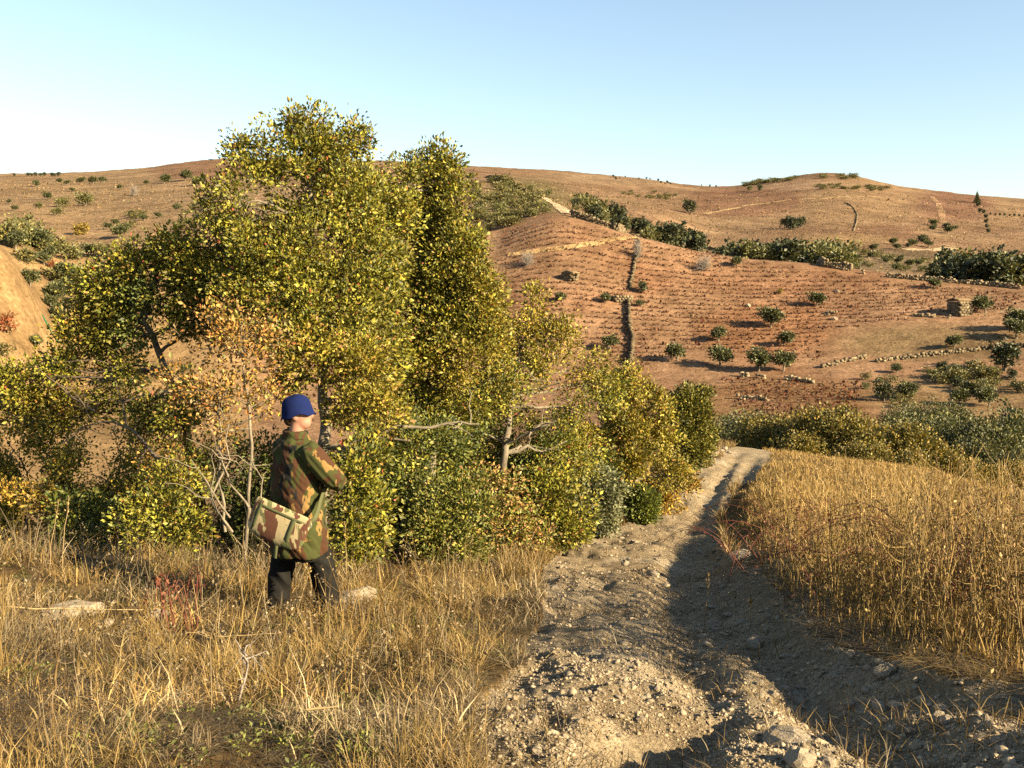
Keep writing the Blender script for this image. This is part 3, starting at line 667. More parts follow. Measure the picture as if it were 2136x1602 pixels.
leaves(g, tip[k], unit(rand_dir(k.sum()) + [0, 0, 0.8]), 0.006 * np.sqrt(r[k]) * np.exp(rng.normal(0, 0.3, k.sum())), cols(k.sum(), GOLD))
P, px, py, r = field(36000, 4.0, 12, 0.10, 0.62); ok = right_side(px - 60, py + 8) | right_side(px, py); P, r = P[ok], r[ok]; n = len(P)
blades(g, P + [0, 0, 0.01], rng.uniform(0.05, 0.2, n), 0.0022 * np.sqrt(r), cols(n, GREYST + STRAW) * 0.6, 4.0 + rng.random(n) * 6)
o = obj('golden_grass', g.mesh('golden_grass', M['straw'])); tag(o, 'golden dry grass covering the mound right of the track', None, None, 'stuff')
g = Geo()
P0, px, py, r = field(1500, 4.9, 11, 0.14, 0.62)
edge = right_side(px, py) & ~soft_track(px, py) & (r < 9.5)
P0 = P0[edge & sparse(P0, 99, -0.12, 0.5) & (rng.random(len(r)) < 0.25 + edge_soft(px, py, r))][:520]
for p in P0:
    hgt = rng.uniform(0.4, 0.95); ax = unit(np.array([rng.normal(0, 0.12), rng.normal(0, 0.12), 1.0])); cc = cols(1, GOLD[:3] + STRAW[:2])[0] * (0.9 if rng.random() < .7 else 0.55)
    st = wander(p - [0, 0, .02], p + ax * hgt, 6, 0.10); tube(g, st, np.linspace(0.0052, 0.002, 6), 4, cc)
    for q in range(int(rng.integers(5, 13))):
        i = rng.uniform(0.25, 0.98); s0 = st[0] + (st[-1] - st[0]) * i
        d = unit(ax * 0.9 + rng.normal(0, 0.55, 3)); L = hgt * rng.uniform(0.08, 0.26)
        tube(g, np.array([s0, s0 + d * L * 0.5, s0 + (d + [0, 0, .2]) * L]), [0.0026, 0.0018, 0.0012], 3, cc)
    m = int(rng.integers(6, 16)); t = rng.uniform(0.3, 1.0, m)[:, None]
    leaves(g, st[0] + (st[-1] - st[0]) * t + rng.normal(0, 0.012, (m, 3)), unit(rand_dir(m) + [0, 0, 0.7]), np.full(m, 0.028), cols(m, GOLD))
o = obj('dry_stalks', g.mesh('dry_stalks', M['straw'])); tag(o, 'dense upright dry stalks along the right edge of the track', None, None, 'stuff')

def bramble(label, pix, spread, n, pal, leafn, seed_h=0.5):
    b0 = hit(*pix); root = empty('bramble', b0); tag(root, label, 'bramble'); ga = Geo(); gl = Geo()
    for _ in range(n):
        p = b0 + np.array([rng.normal(0, spread), rng.normal(0, spread * 0.6), 0]); p[2] = gz(p[0], p[1])
        d = rng.normal(0, 1, 2); d /= np.linalg.norm(d); L = rng.uniform(0.5, 1.3) * min(1.0, spread / 0.35); t = np.linspace(0, 1, 9)
        Q = np.stack([p[0] + d[0] * L * t, p[1] + d[1] * L * t, p[2] + rng.uniform(0.25, seed_h) * np.sin(t * 2.6) * 1.3], 1)
        tube(ga, Q, np.linspace(0.004, 0.0018, 9), 4, np.array([0.10, 0.032, 0.018]) * rng.uniform(0.7, 1.6))
        k = rng.integers(1, 9, leafn); c0 = Q[k] + rng.normal(0, 0.02, (leafn, 3))
        leaves(gl, c0, unit(rand_dir(leafn) + [0, 0, 0.3]), rng.uniform(0.018, 0.036, leafn), cols(leafn, pal), 0.8)
    obj('canes', ga.mesh('canes', leafmat_b), root, None); obj('leaves', gl.mesh('leaves', M['dryleaf']), root)
    for ch in root.children: ch.location = -Vector(b0)
    return root
leafmat_b = M['straw']
REDL = [(0.10, 0.028, 0.016, 4), (0.09, 0.04, 0.02, 3), (0.065, 0.024, 0.014, 3), (0.15, 0.08, 0.05, 0.7)]
bramble('arching dark red bramble at the corner of the shadowed track', (1700, 1150), 0.45, 46, REDL, 5, 0.36)
bramble('red leaved bramble among the tall stalks at the right edge', (2090, 1270), 0.40, 60, REDL, 14, 0.5)
bramble('thin bramble canes arching over the golden mound', (1900, 1130), 0.8, 18, REDL, 1, 0.45)
bramble('reddish bramble patch low in the left bank grass', (380, 1320), 0.07, 12, [(0.17, 0.06, 0.03, 3), (0.13, 0.05, 0.025, 2)], 8, 0.3)

def stalk(label, pix, hgt, lean=(0, 0), pal=STRAW, seed=True, r0=0.005):
    b0 = hit(*pix); g = Geo(); ax = np.array([lean[0], lean[1], 1.0]); st = wander([0, 0, -0.02], ax * hgt, 6, 0.08)
    cc = np.array([0.26, 0.19, 0.09]); tube(g, st, np.linspace(r0, r0 * 0.45, 6), 4, cc)
    if seed:
        m = 26; t = rng.uniform(0.72, 1.0, m)[:, None]; leaves(g, st[0] + (st[-1] - st[0]) * t + rng.normal(0, 0.006, (m, 3)), unit(rand_dir(m) + [0, 0, 1.2]), np.full(m, 0.022), cols(m, STRAW))
    o = obj('dry_stalk', g.mesh('dry_stalk', M['straw']), None, b0); tag(o, label, 'stalk', 'single dry stalks')
stalk('thick dry seed stalk standing alone in the middle of the track', (1470, 1305), 0.42, (0.05, 0))
stalk('thin bent dry stalk right of the lone seed stalk', (1563, 1315), 0.22, (0.03, 0))
stalk('slender stalk standing in the shaded upper track', (1265, 1160), 0.22, (0.1, 0), seed=False)
stalk('tall pale stem rising from the left edge grass', (100, 1200), 0.62, (0.18, 0.0))
stalk('tall pale stem in front of the dark hollow at left', (130, 1190), 0.62, (0.1, 0.05))
stalk('tall thin stem left of the person', (245, 1200), 0.5, (0.05, 0))
stalk('long bent straw stem right beside the person', (725, 1215), 0.55, (-0.03, 0))
stalk('leaning stem in front of the person', (610, 1300), 0.42, (0.32, 0), r0=0.004)
def lying(label, a, b, r0):
    A, B = hit(*a), hit(*b); A[2] += .10; B[2] += .12; g = Geo(); tube(g, wander(A, B, 8, 0.05) - A, np.linspace(r0, r0 * .5, 8), 5, (0.34, 0.25, 0.12))
    tag(obj('fallen_stem', g.mesh('fallen_stem', M['straw']), None, A), label, 'stem', 'fallen stems')
lying('long pale stem lying across the left grass', (-20, 1300), (300, 1312), 0.006)
lying('straight straw lying in the grass below the person', (450, 1362), (600, 1362), 0.004)
lying('pale stem lying at the bottom edge of the grass', (640, 1535), (705, 1540), 0.006)

def dead_twig(label, pix, hgt, n):
    b0 = hit(*pix); g = Geo(); rs = [(np.zeros(3) - [0, 0, .03], np.array([rng.normal(0, .1), 0, 1.0]) * hgt, 0.008)]
    P = wander(rs[0][0], rs[0][1], 7, 0.3); tube(g, P, np.linspace(.008, .003, 7), 5)
    for i in range(n):
        q = P[int(rng.integers(2, 7))]; e = q + np.array([rng.normal(0, 0.2), rng.normal(0, .1), abs(rng.normal(0.05, .1))]) * hgt * 2; Q = wander(q, e, 5, 0.35); tube(g, Q, np.linspace(.005, .0015, 5), 4)
        for _ in range(2): tube(g, wander(Q[2], Q[2] + rng.normal(0, .07, 3), 3, .3), [.002, .0016, .001], 3)
    tag(obj('dead_twig', g.mesh('dead_twig', M['greytwig'], True), None, b0), label, 'twig')
dead_twig('white bleached dead twig beside the broom bush', (795, 1175), 0.30, 7)
dead_twig('forked grey dead twig in the lower grass left of the track', (505, 1470), 0.26, 5)

SG[0] = 1.0
# ------------------------------------------------------------------ stones
def stone_mesh(name, sub, flat, mat, seed):
    bm = bmesh.new(); bmesh.ops.create_icosphere(bm, subdivisions=sub, radius=1.0)
    rs = np.random.default_rng(seed); A = rs.normal(size=(5, 3)); A /= np.linalg.norm(A, axis=1)[:, None]
    for v in bm.verts:
        p = np.array(v.co); 
        for a in A:                       # cut planes give angular faces
            d = p @ a - rs.uniform(0.62, 0.85) if False else p @ a - 0.72
            if d > 0: p = p - a * d * 0.85
        p = p * (1 + 0.10 * rs.normal()) * np.array([1.0, 0.8, flat]); v.co = p
    me = bpy.data.meshes.new(name); bm.to_mesh(me); bm.free(); me.materials.append(mat)
    if me.color_attributes.get('col') is None:
        a = me.color_attributes.new('col', 'FLOAT_COLOR', 'POINT'); a.data.foreach_set('color', np.ones(len(me.vertices) * 4, np.float32))
    return me
SM = [stone_mesh('stone', 2, f, M['stone'], 100 + i) for i, f in enumerate((0.6, 0.5, 0.7, 0.45, 0.62, 0.55))]
def stone(pix, size, label, group=None, name='stone', k=None, rz=None, sink=0.3, sc=(1, 1, 1)):
    p = hit(*pix); o = obj(name, SM[int(rng.integers(0, 6)) if k is None else k]); s = size
    o.scale = (s * sc[0], s * sc[1], s * sc[2]); o.rotation_euler = (rng.normal(0, .2), rng.normal(0, .2), rng.uniform(0, 6.28) if rz is None else rz)
    o.location = (p[0], p[1], p[2] + s * sc[2] * 0.5 * (1 - sink) - 0.01); tag(o, label, 'stone', group); return o
stone((1573, 1350), 0.085, 'largest rounded stone at the lower end of the shaded rut', k=2, sc=(1, 1, 1.1))
stone((1640, 1550), 0.10, 'wide flat pale slab half buried in the track at the bottom', k=3, sink=0.75)
stone((1670, 1592), 0.055, 'pointed pale stone below the flat slab at the bottom edge', k=0)
stone((1726, 1598), 0.045, 'small pale stone at the bottom edge right of the pointed stone', k=1)
stone((1838, 1480), 0.05, 'pale block of stone right of the deep rut', k=4)
stone((1660, 1450), 0.035, 'white stone alone at the foot of the deep rut', k=5)
stone((1545, 1165), 0.13, 'white flat rock under the stalks beside the shaded track', k=3, sink=0.5)
stone((738, 1262), 0.19, 'pale flat rock beside the right foot of the person', k=1, rz=0.3, sink=0.2, sc=(1.2, 0.8, 0.75))
stone((150, 1290), 0.15, 'tan boulder lying in the left grass', k=3, rz=0.2, sc=(1.3, 0.8, 1.0), name='boulder')
stone((330, 1292), 0.08, 'smaller tan boulder right of the boulder in the left grass', k=0, rz=0.2, name='boulder')
stone((215, 1312), 0.08, 'low pale stone below the boulder in the left grass', k=5, rz=0.2)
stone((45, 1060), 0.20, 'white rock showing between the bushes at the left edge', k=2, sink=-2.0, sc=(0.8, 0.8, 1.2), name='boulder')
stone((1120, 1568), 0.03, 'round white pebble on the dark strip at the bottom of the track', k=0)
for i, q in enumerate([(1485, 1222), (1507, 1226), (1485, 1268), (1520, 1285), (1545, 1300), (1675, 1285), (1690, 1300), (1856, 1292)]): stone(q, 0.045, 'pale stone lying in the shaded part of the track', 'stones in the shaded track')
P, px, py, r = field(9000, 2.9, 20, -0.12, 0.62)
ok = soft_track(px, py) & (px < 2150) & (py < 1610); P, px, py, r = P[ok], px[ok], py[ok], r[ok]
dn = fbm(P[:, 0] / 0.5, P[:, 1] / 0.5, 61, 3); order = np.argsort(-dn + 1.6 * rng.random(len(P)))
cnt = 0
for i in order[:190]:
    s = 0.009 * math.sqrt(r[i]) * math.exp(rng.normal(0, 0.4)); o = obj('stone', SM[int(rng.integers(0, 6))])
    o.scale = (s, s, s); o.rotation_euler = (rng.normal(0, .3), rng.normal(0, .3), rng.uniform(0, 6.28)); o.location = (P[i, 0], P[i, 1], P[i, 2] + s * 0.25)
    tag(o, 'small loose tan stone lying on the dirt track', 'stone', 'loose stones on the track')
ico = bmesh.new(); bmesh.ops.create_icosphere(ico, subdivisions=1, radius=1.0); ico.verts.ensure_lookup_table()
IV = np.array([v.co[:] for v in ico.verts]); IF = np.array([[v.index for v in f.verts] for f in ico.faces]); ico.free()
def pebbles(name, P, s, col, mat, label, flat=0.5):
    n = len(P); A = rng.uniform(0, 6.28, n); V = IV[None] * (1 + rng.normal(0, 0.22, (n, len(IV), 1))) * np.array([1, 0.8, flat]) * s[:, None, None]
    ca, sa = np.cos(A)[:, None], np.sin(A)[:, None]; V = np.stack([V[..., 0] * ca - V[..., 1] * sa, V[..., 0] * sa + V[..., 1] * ca, V[..., 2]], -1) + P[:, None]
    F = (IF[None] + (np.arange(n) * len(IV))[:, None, None]).reshape(-1, 3)
    return mesh_np(name, V.reshape(-1, 3), F, mat, np.repeat(col, len(IV), 0))
P, px, py, r = field(37000, 2.7, 24, -0.15, 0.62)
ok = soft_track(px, py) & (fbm(P[:, 0] / 0.45, P[:, 1] / 0.45, 63, 3) > -0.25 + 0.3 * rng.random(len(P))); P, r = P[ok], r[ok]
s = 0.0026 * np.sqrt(r) * np.exp(rng.normal(0, 0.65, len(P)))
o = obj('gravel', pebbles('gravel', P + np.array([0, 0, 0.002]), s, np.exp(rng.normal(0, 0.18, (len(P), 1))) * np.array([1, 0.98, 0.95]), M['gravel'], ''))
tag(o, 'coarse tan gravel and clods strewn over the track', None, None, 'stuff')

OV = np.array([[1, 0, 0], [-1, 0, 0], [0, 1, 0], [0, -1, 0], [0, 0, 1], [0, 0, -0.6]], float); OF = np.array([[0, 2, 4], [2, 1, 4], [1, 3, 4], [3, 0, 4], [2, 0, 5], [1, 2, 5], [3, 1, 5], [0, 3, 5]])
IV, IF = OV, OF
P, px, py, r = field(44000, 2.7, 11, -0.12, 0.62)
ok = soft_track(px, py) & (fbm(P[:, 0] / 0.3, P[:, 1] / 0.3, 64, 3) > -0.3 + 0.4 * rng.random(len(P))); P, r = P[ok], r[ok]
s = 0.0026 * np.sqrt(r) * np.exp(rng.normal(0, 0.5, len(P)))
o = obj('grit', pebbles('grit', P + np.array([0, 0, 0.002]), s, np.exp(rng.normal(0, 0.25, (len(P), 1))) * np.array([1, 0.96, 0.9]), M['gravel'], '', 0.8))
tag(o, 'fine grit and crumbled earth over the near track', None, None, 'stuff')

# ------------------------------------------------------------------ far vegetation prototypes (metre-sized, copied over the slopes)
def proto(name, lobes, n, leaf, pal, trunk, bark='darkbark', shell=0.5, mat='leaf'):
    gc = Geo(); gt = Geo(); vol = np.array([l[3] * l[4] * l[5] for l in lobes]) ** 0.7; vol = vol / vol.sum()
    for l, v in zip(lobes, vol):
        m = max(10, int(n * v)); d = rand_dir(m); wob = 1 + 0.7 * fbm(d[:, 0] * 2 + l[0] * 5, d[:, 2] * 2 + d[:, 1] * 1.3 + l[2] * 3, 7, 3)[:, None]
        c = np.array(l[:3]) + d * wob * rng.random(m)[:, None] ** shell * np.array(l[3:6])
        c[:, 2] = np.maximum(c[:, 2], 0.05)
        leaves(gc, c, unit(d + 0.8 * rand_dir(m) + [0, 0, 0.2]), leaf * np.exp(rng.normal(0, 0.25, m)), pick_cols(m, pal, 0.28), 0.75)
    if trunk:
        hgt, r0 = trunk; tube(gt, wander([0, 0, -0.3], [0.05, 0, hgt], 5, 0.2), np.linspace(r0, r0 * 0.6, 5), 6)
        for l in lobes[:4]: tube(gt, wander([0.03, 0, hgt * 0.85], l[:3], 5, 0.2), np.linspace(r0 * 0.5, r0 * 0.15, 5), 5)
    cm = gc.mesh('crown', M[mat]); tm = gt.mesh('trunk', M[bark], True) if trunk else None
    return cm, tm
OLV = [(0.040, 0.046, 0.016, 5), (0.060, 0.062, 0.022, 4), (0.028, 0.032, 0.012, 4), (0.085, 0.08, 0.03, 1)]
OLVY = [(0.060, 0.062, 0.018, 5), (0.085, 0.08, 0.022, 4), (0.04, 0.042, 0.014, 3)]
DK = [(0.022, 0.028, 0.011, 5), (0.034, 0.038, 0.013, 4), (0.016, 0.02, 0.009, 4), (0.06, 0.05, 0.014, 0.6)]
HEATH = [(0.065, 0.06, 0.016, 5), (0.09, 0.075, 0.02, 4), (0.045, 0.045, 0.014, 4)]
YOAK = [(0.085, 0.068, 0.010, 5), (0.115, 0.084, 0.012, 3), (0.052, 0.05, 0.010, 4), (0.13, 0.08, 0.016, 1)]
def lobes_round(n, R, H, z0, s):
    rs = np.random.default_rng(s); out = []
    for _ in range(n):
        a = rs.uniform(0, 6.28); q = R * rs.uniform(0.15, 0.62); k = rs.uniform(0.38, 0.6)
        out.append((q * math.cos(a), q * math.sin(a), z0 + (H - z0) * rs.uniform(0.25, 0.72), R * k, R * k, (H - z0) * k * 0.75))
    return out
# every prototype is about one unit tall
PR = {}
PR['olive'] = [proto('olive', lobes_round(8, 0.60, 1.0, 0.32, s), 1700, 0.095, OLV, (0.42, 0.055), 'bark') for s in (1, 2, 3)]
PR['olivey'] = [proto('olive', lobes_round(7, 0.62, 1.0, 0.25, s), 800, 0.10, OLVY, (0.42, 0.05), 'bark') for s in (4, 5)]
PR['dark'] = [proto('dark', lobes_round(8, 0.50, 1.0, 0.12, s), 800, 0.10, DK, (0.4, 0.05)) for s in (6, 7, 8)]
PR['heath'] = [proto('heath', lobes_round(6, 0.95, 1.0, 0.0, s), 420, 0.16, HEATH, (0.3, 0.03)) for s in (9, 10)]
PR['green'] = [proto('green', lobes_round(7, 0.75, 1.0, 0.0, s), 600, 0.12, OLVY, (0.3, 0.03)) for s in (11, 12)]
PR['yoak'] = [proto('yoak', lobes_round(10, 0.52, 1.05, 0.10, s), 7000, 0.036, YOAK, (0.45, 0.03), 'bark') for s in (13, 14, 15)]
PR['gdark'] = [proto('gdark', lobes_round(10, 0.52, 1.05, 0.05, s), 6000, 0.038, DK[:2] + OLVY, (0.45, 0.03)) for s in (16, 17)]
PR['cone'] = [proto('cone', [(0, 0, z, 0.26 * (1.05 - z), 0.26 * (1.05 - z), 0.14) for z in (0.12, 0.25, 0.4, 0.55, 0.7, 0.85, 0.97)], 3500, 0.036, DK[:2] + OLVY[:1], (0.9, 0.03))]
PR['yellow'] = [proto('yellow', lobes_round(6, 0.6, 1.0, 0.1, 18), 500, 0.12, [(0.13, 0.09, 0.011, 3), (0.10, 0.07, 0.011, 2)], (0.3, 0.03))]
PR['red'] = [proto('red', lobes_round(6, 0.8, 1.0, 0.0, 19), 400, 0.15, [(0.16, 0.05, 0.02, 3), (0.10, 0.05, 0.018, 2)], (0.2, 0.03))]
def bare_proto(seed):
    g = Geo()
    for i in range(60):
        d = unit(np.array([rng.normal(0, .6), rng.normal(0, .6), abs(rng.normal(0.8, .3))])); tube(g, wander([0, 0, 0.1], d * rng.uniform(0.6, 1.05), 5, 0.25), np.linspace(0.016, 0.006, 5), 3)
        for _ in range(3):
            q = d * rng.uniform(0.3, 0.8); tube(g, wander(q, q + rng.normal(0, .25, 3), 3, .2), [.009, .007, .004], 3)
    gt = Geo(); tube(gt, wander([0, 0, -.2], [0, 0, .25], 4, .1), [.05, .045, .04, .03], 6)
    return g.mesh('crown', M['greytwig'], True), gt.mesh('trunk', M['greytwig'], True)
PR['bare'] = [bare_proto(1)]
def plant(kind, name, P, h, label, cat, group=None, wide=1.0):
    cm, tm = PR[kind][int(rng.integers(0, len(PR[kind])))]
    e = empty(name, P, rng.uniform(0, 6.28)); e.scale = (h * wide, h * wide, h); tag(e, label, cat, group)
    c = obj('crown', cm, e); c['kind'] = 'stuff'
    if tm is not None: obj('trunk', tm, e)
    return e
def rpos(px, r):
    th = math.atan2(*[float(q) for q in pix_dir(px, 560)[:2]]); x, y = r * math.sin(th), r * math.cos(th); return np.array([x, y, gz(x, y)])
def sized(P, hpx): return hpx * math.hypot(P[0], P[1]) / F_PX
def put(kind, name, px, py, hpx, label, cat, group=None, wide=1.0):
    P = hit(px, py, 40); return plant(kind, name, P, sized(P, hpx), label, cat, group, wide)

OL = 'olive trees on the vineyard slope'
for px, py, hp, lab in [
    (1702, 640, 28, 'olive tree alone high on the slope, above the middle of the vineyard'), (1605, 684, 40, 'olive tree left of centre below the lone high olive'),
    (1501, 714, 30, 'small olive tree above the row of four olives, on its left'), (1637, 722, 28, 'small olive tree above the right end of the row of four olives'),
    (1413, 754, 36, 'leftmost olive of the row of four on the slope'), (1500, 766, 42, 'second olive from the left in the row of four'),
    (1579, 775, 46, 'third and largest olive in the row of four'), (1636, 775, 40, 'rightmost olive of the row of four on the slope'),
    (1272, 730, 30, 'olive tree left of the lower field wall'), (1172, 631, 20, 'small olive tree below the buried shelter'), (1262, 633, 20, 'low olive left of the rectangular wall stub'),
    (1533, 556, 20, 'little olive near the ridge right of the grey bare shrub'), (1948, 603, 20, 'olive tree below the dark wood at right'), (2054, 654, 32, 'olive tree right of the stone hut'),
    (2124, 690, 40, 'upper of two olives stacked at the right edge'), (2118, 706, 36, 'lower of two olives stacked at the right edge'), (1992, 728, 26, 'olive in the grey fallow field above the pale terrace wall'),
    (1894, 834, 34, 'olive tree right of the dark bush on the lower slope'), (1996, 846, 32, 'left of two small olives low on the right slope'), (2062, 848, 34, 'right of two small olives low on the right slope'),
    (1985, 792, 26, 'small olive among scrub below the terrace wall'), (1870, 778, 18, 'tiny olive just below the terrace wall'), (1336, 640, 14, 'tiny olive beside the top of the lower field wall')]:
    put('olive', 'olive_tree', px, py, hp, lab, 'tree', OL, 1.15)
put('dark', 'round_tree', 2098, 775, 60, 'dark round tree below the terrace wall at right edge', 'tree')
put('dark', 'round_tree', 1846, 838, 42, 'dark upright bush on the lower right slope', 'bush')
put('dark', 'bush', 1342, 612, 26, 'dark bush right of the upper field wall', 'bush')
put('yellow', 'bush', 1628, 613, 12, 'tiny yellow bush high in the vineyard', 'bush')
put('bare', 'bare_shrub', 1100, 556, 34, 'grey leafless shrub at the left of the vineyard', 'shrub', None, 0.7)
put('bare', 'bare_shrub', 1468, 566, 36, 'large grey leafless shrub below the ridge', 'shrub', None, 0.75)
put('bare', 'bare_shrub', 1330, 540, 44, 'grey bare shrub at the top of the upper field wall', 'shrub', None, 0.35)
put('bare', 'bare_shrub', 280, 408, 24, 'bare grey tree standing high on the left hillside', 'tree', None, 0.5)
# left hillside
LG = 'olives on the left hillside'
for px, py, hp, kd, lab in [(343, 383, 18, 'olive', 'first olive of three near the skyline left of the tall oak'), (388, 377, 20, 'olive', 'middle olive of three near the skyline left of the tall oak'), (410, 388, 18, 'olive', 'third olive of three near the skyline, right by the tall oak'),
    (178, 430, 26, 'olivey', 'largest olive on the left hillside'), (128, 433, 20, 'olivey', 'olive just left of the largest on the left hillside'), (430, 438, 22, 'olive', 'olive on the hillside right beside the tall oak crown'),
    (252, 497, 26, 'olive', 'dark olive in the middle of the left hillside'), (172, 490, 26, 'yellow', 'yellowish bush on the left hillside'), (98, 417, 14, 'olive', 'small olive high at the left, above the largest'),
    (118, 450, 16, 'olivey', 'small pale olive below the largest on the left hillside'), (80, 435, 12, 'olivey', 'tiny olive far left on the hillside'), (212, 535, 26, 'olivey', 'olive low on the left hillside, above the sparse oak'),
    (183, 535, 24, 'olive', 'olive low on the left hillside beside the ravine'), (75, 390, 12, 'olive', 'tiny olive near the left skyline'), (370, 440, 14, 'olive', 'little dark bush left of the olive by the oak crown')]:
    put(kd, 'olive_tree', px, py, hp, lab, 'tree', LG, 1.15)
for px, py, hp in [(122, 382, 9), (140, 386, 9), (170, 384, 13), (195, 384, 13), (216, 381, 11), (240, 470, 12), (300, 460, 12), (275, 450, 10), (225, 478, 12), (330, 455, 11), (60, 460, 10), (30, 440, 10), (20, 425, 8), (150, 400, 8), (250, 395, 8), (305, 385, 8)]:
    put('olive', 'bush', px, py, hp, 'small dark bush dotted on the upper left hillside', 'bush', 'small bushes on the left hillside', 1.3)
for px in (30, 58, 66, 74, 84, 92, 108, 114, 122): put('dark', 'bush', px, 368, rng.uniform(5, 9), 'tiny dark tree on the left skyline', 'tree', 'trees on the left skyline')
def scatter(poly, n, kinds, name, hp, label, cat, group, wide=1.0):
    xs = [p[0] for p in poly]; ys = [p[1] for p in poly]; k = 0
    while k < n:
        x, y = rng.uniform(min(xs), max(xs)), rng.uniform(min(ys), max(ys))
        if not in_poly(np.array([x]), np.array([y]), poly)[0]: continue
        put(kinds[int(rng.integers(0, len(kinds)))], name, x, y, rng.uniform(*hp), label, cat, group, wide); k += 1
scatter([(0, 485), (60, 478), (150, 545), (160, 600), (120, 600), (60, 560)], 26, ['green', 'olive', 'heath'], 'bush', (22, 42), 'green bush crowded in the ravine on the left', 'bush', 'bushes in the left ravine')
scatter([(60, 600), (150, 610), (150, 700), (90, 690)], 8, ['olive'], 'bush', (22, 40), 'grey green bush below the left ravine', 'bush', 'bushes below the left ravine')
scatter([(200, 480), (430, 400), (460, 440), (300, 520)], 16, ['heath'], 'bush', (7, 13), 'low brown green heath clump on the left hillside', 'bush', 'heath clumps on the left hillside', 1.3)
put('red', 'bush', 105, 560, 16, 'red leaved bush at the left ravine', 'bush'); put('red', 'bush', 8, 690, 34, 'reddish bush at the left edge of the picture', 'bush')
# ridge with heath and the woods behind
scatter([(985, 385), (1060, 380), (1150, 440), (1110, 462), (1000, 500), (980, 460)], 64, ['heath', 'heath', 'green'], 'bush', (10, 20), 'yellow green heath bush on the middle ridge', 'bush', 'heath on the middle ridge', 1.15)
scatter([(1190, 415), (1330, 470), (1330, 485), (1200, 440)], 26, ['heath', 'green', 'dark'], 'bush', (12, 22), 'bush on the far side of the pale road on the ridge', 'bush', 'bushes along the ridge beyond the road')
for i in range(5): put('green', 'bush', 985 + 40 * i, 372 + 9 * i, 14, 'bush along the top of the dark ridge wall', 'bush', 'bushes along the ridge wall')
def wood(n, x0, x1, r0, r1, tops, kinds, label, group, hmax=9):
    for _ in range(n):
        px = rng.uniform(x0, x1); r = rng.uniform(r0, r1); P = rpos(px, r); t = np.interp(px, tops[0], tops[1]) + rng.uniform(-4, 40)
        zt = at(px, t, r)[2]; h = min(max(zt - P[2], 1.8), hmax); plant(kinds[int(rng.integers(0, len(kinds)))], 'wood_tree', P, h, label, 'tree', group, rng.uniform(0.9, 1.25))
wood(42, 1200, 1460, 280, 420, ([1200, 1300, 1400, 1460], [398, 425, 455, 475]), ['dark', 'dark', 'dark', 'olivey'], 'dark green tree in the wooded gully left of the bare hill', 'wood in the gully')
wood(36, 1485, 1790, 230, 296, ([1485, 1560, 1650, 1720, 1790], [510, 480, 485, 495, 515]), ['dark', 'dark', 'dark', 'olivey'], 'dark tree in the copse behind the vineyard ridge', 'copse behind the ridge', 7.5)
wood(40, 1935, 2180, 224, 286, ([1935, 1990, 2060, 2180], [545, 518, 508, 495]), ['dark', 'dark', 'dark', 'olivey'], 'dark tree in the wood at the right edge behind the vineyard', 'wood at the right edge', 8.5)
scatter([(1790, 530), (1930, 545), (1930, 570), (1800, 560)], 22, ['heath', 'olive'], 'bush', (8, 14), 'low grey green scrub between the copse and the right wood', 'bush', 'scrub between the woods', 1.3)
scatter([(1800, 505), (1950, 500), (1950, 520), (1800, 525)], 9, ['olive', 'dark'], 'bush', (10, 16), 'bush on the pale track below the bare hill', 'bush', 'bushes below the bare hill', 1.2)
put('dark', 'round_tree', 1440, 446, 32, 'big dark tree at the head of the wooded gully', 'tree'); put('dark', 'round_tree', 1586, 399, 15, 'round dark tree high on the left of the bare hill', 'tree'); put('olivey', 'round_tree', 1565, 399, 11, 'smaller pale tree beside the round dark tree on the bare hill', 'tree')
for i, x in enumerate((1640, 1655, 1668, 1650)): put('dark', 'round_tree', x, 476 + i % 2 * 3, 24, 'dark tree in the small clump at the foot of the bare hill', 'tree', 'clump at the foot of the bare hill')
put('cone', 'slim_tree', 2038, 424, 22, 'slim dark tree breaking the skyline at right', 'tree', None, 1.2)
for x, y, h in [(2040, 432, 10), (2044, 444, 9), (2052, 446, 9), (2056, 456, 9), (2057, 466, 9), (2059, 476, 9), (2061, 486, 9)]: put('dark', 'hedge_bush', x, y, h, 'bush in the hedge running down the right far hill', 'bush', 'hedge on the right far hill')
for i in range(8): put('dark', 'hedge_bush', 2066 + 10 * i, 449 + 0.6 * i, rng.uniform(4, 9), 'bush in the level hedge at the far right', 'bush', 'level hedge at the far right')
scatter([(1945, 470), (2000, 480), (1995, 490), (1940, 482)], 8, ['olive'], 'bush', (8, 14), 'green bush in the fold right of the bare hill', 'bush', 'bushes in the fold of the far hill', 1.2)
scatter([(1540, 388), (1620, 374), (1700, 366), (1790, 370), (1790, 376), (1700, 372), (1560, 390)], 30, ['heath', 'green'], 'bush', (5, 8), 'green bush fringing the top of the bare hill', 'bush', 'bushes on the top of the bare hill', 1.5)
scatter([(1700, 388), (1780, 386), (1850, 394), (1840, 400), (1700, 394)], 24, ['heath'], 'bush', (4, 7), 'low bush in the green band below the hill top', 'bush', 'green band below the hill top', 1.8)
scatter([(1230, 360), (1500, 390), (1500, 395), (1250, 372)], 18, ['dark'], 'bush', (3, 6), 'tiny dark bush along the middle skyline', 'bush', 'bushes along the middle skyline')
scatter([(1290, 395), (1420, 405), (1400, 420), (1300, 410)], 16, ['heath'], 'bush', (4, 7), 'small bush on the pale hillside above the gully', 'bush', 'bushes above the gully', 1.3)
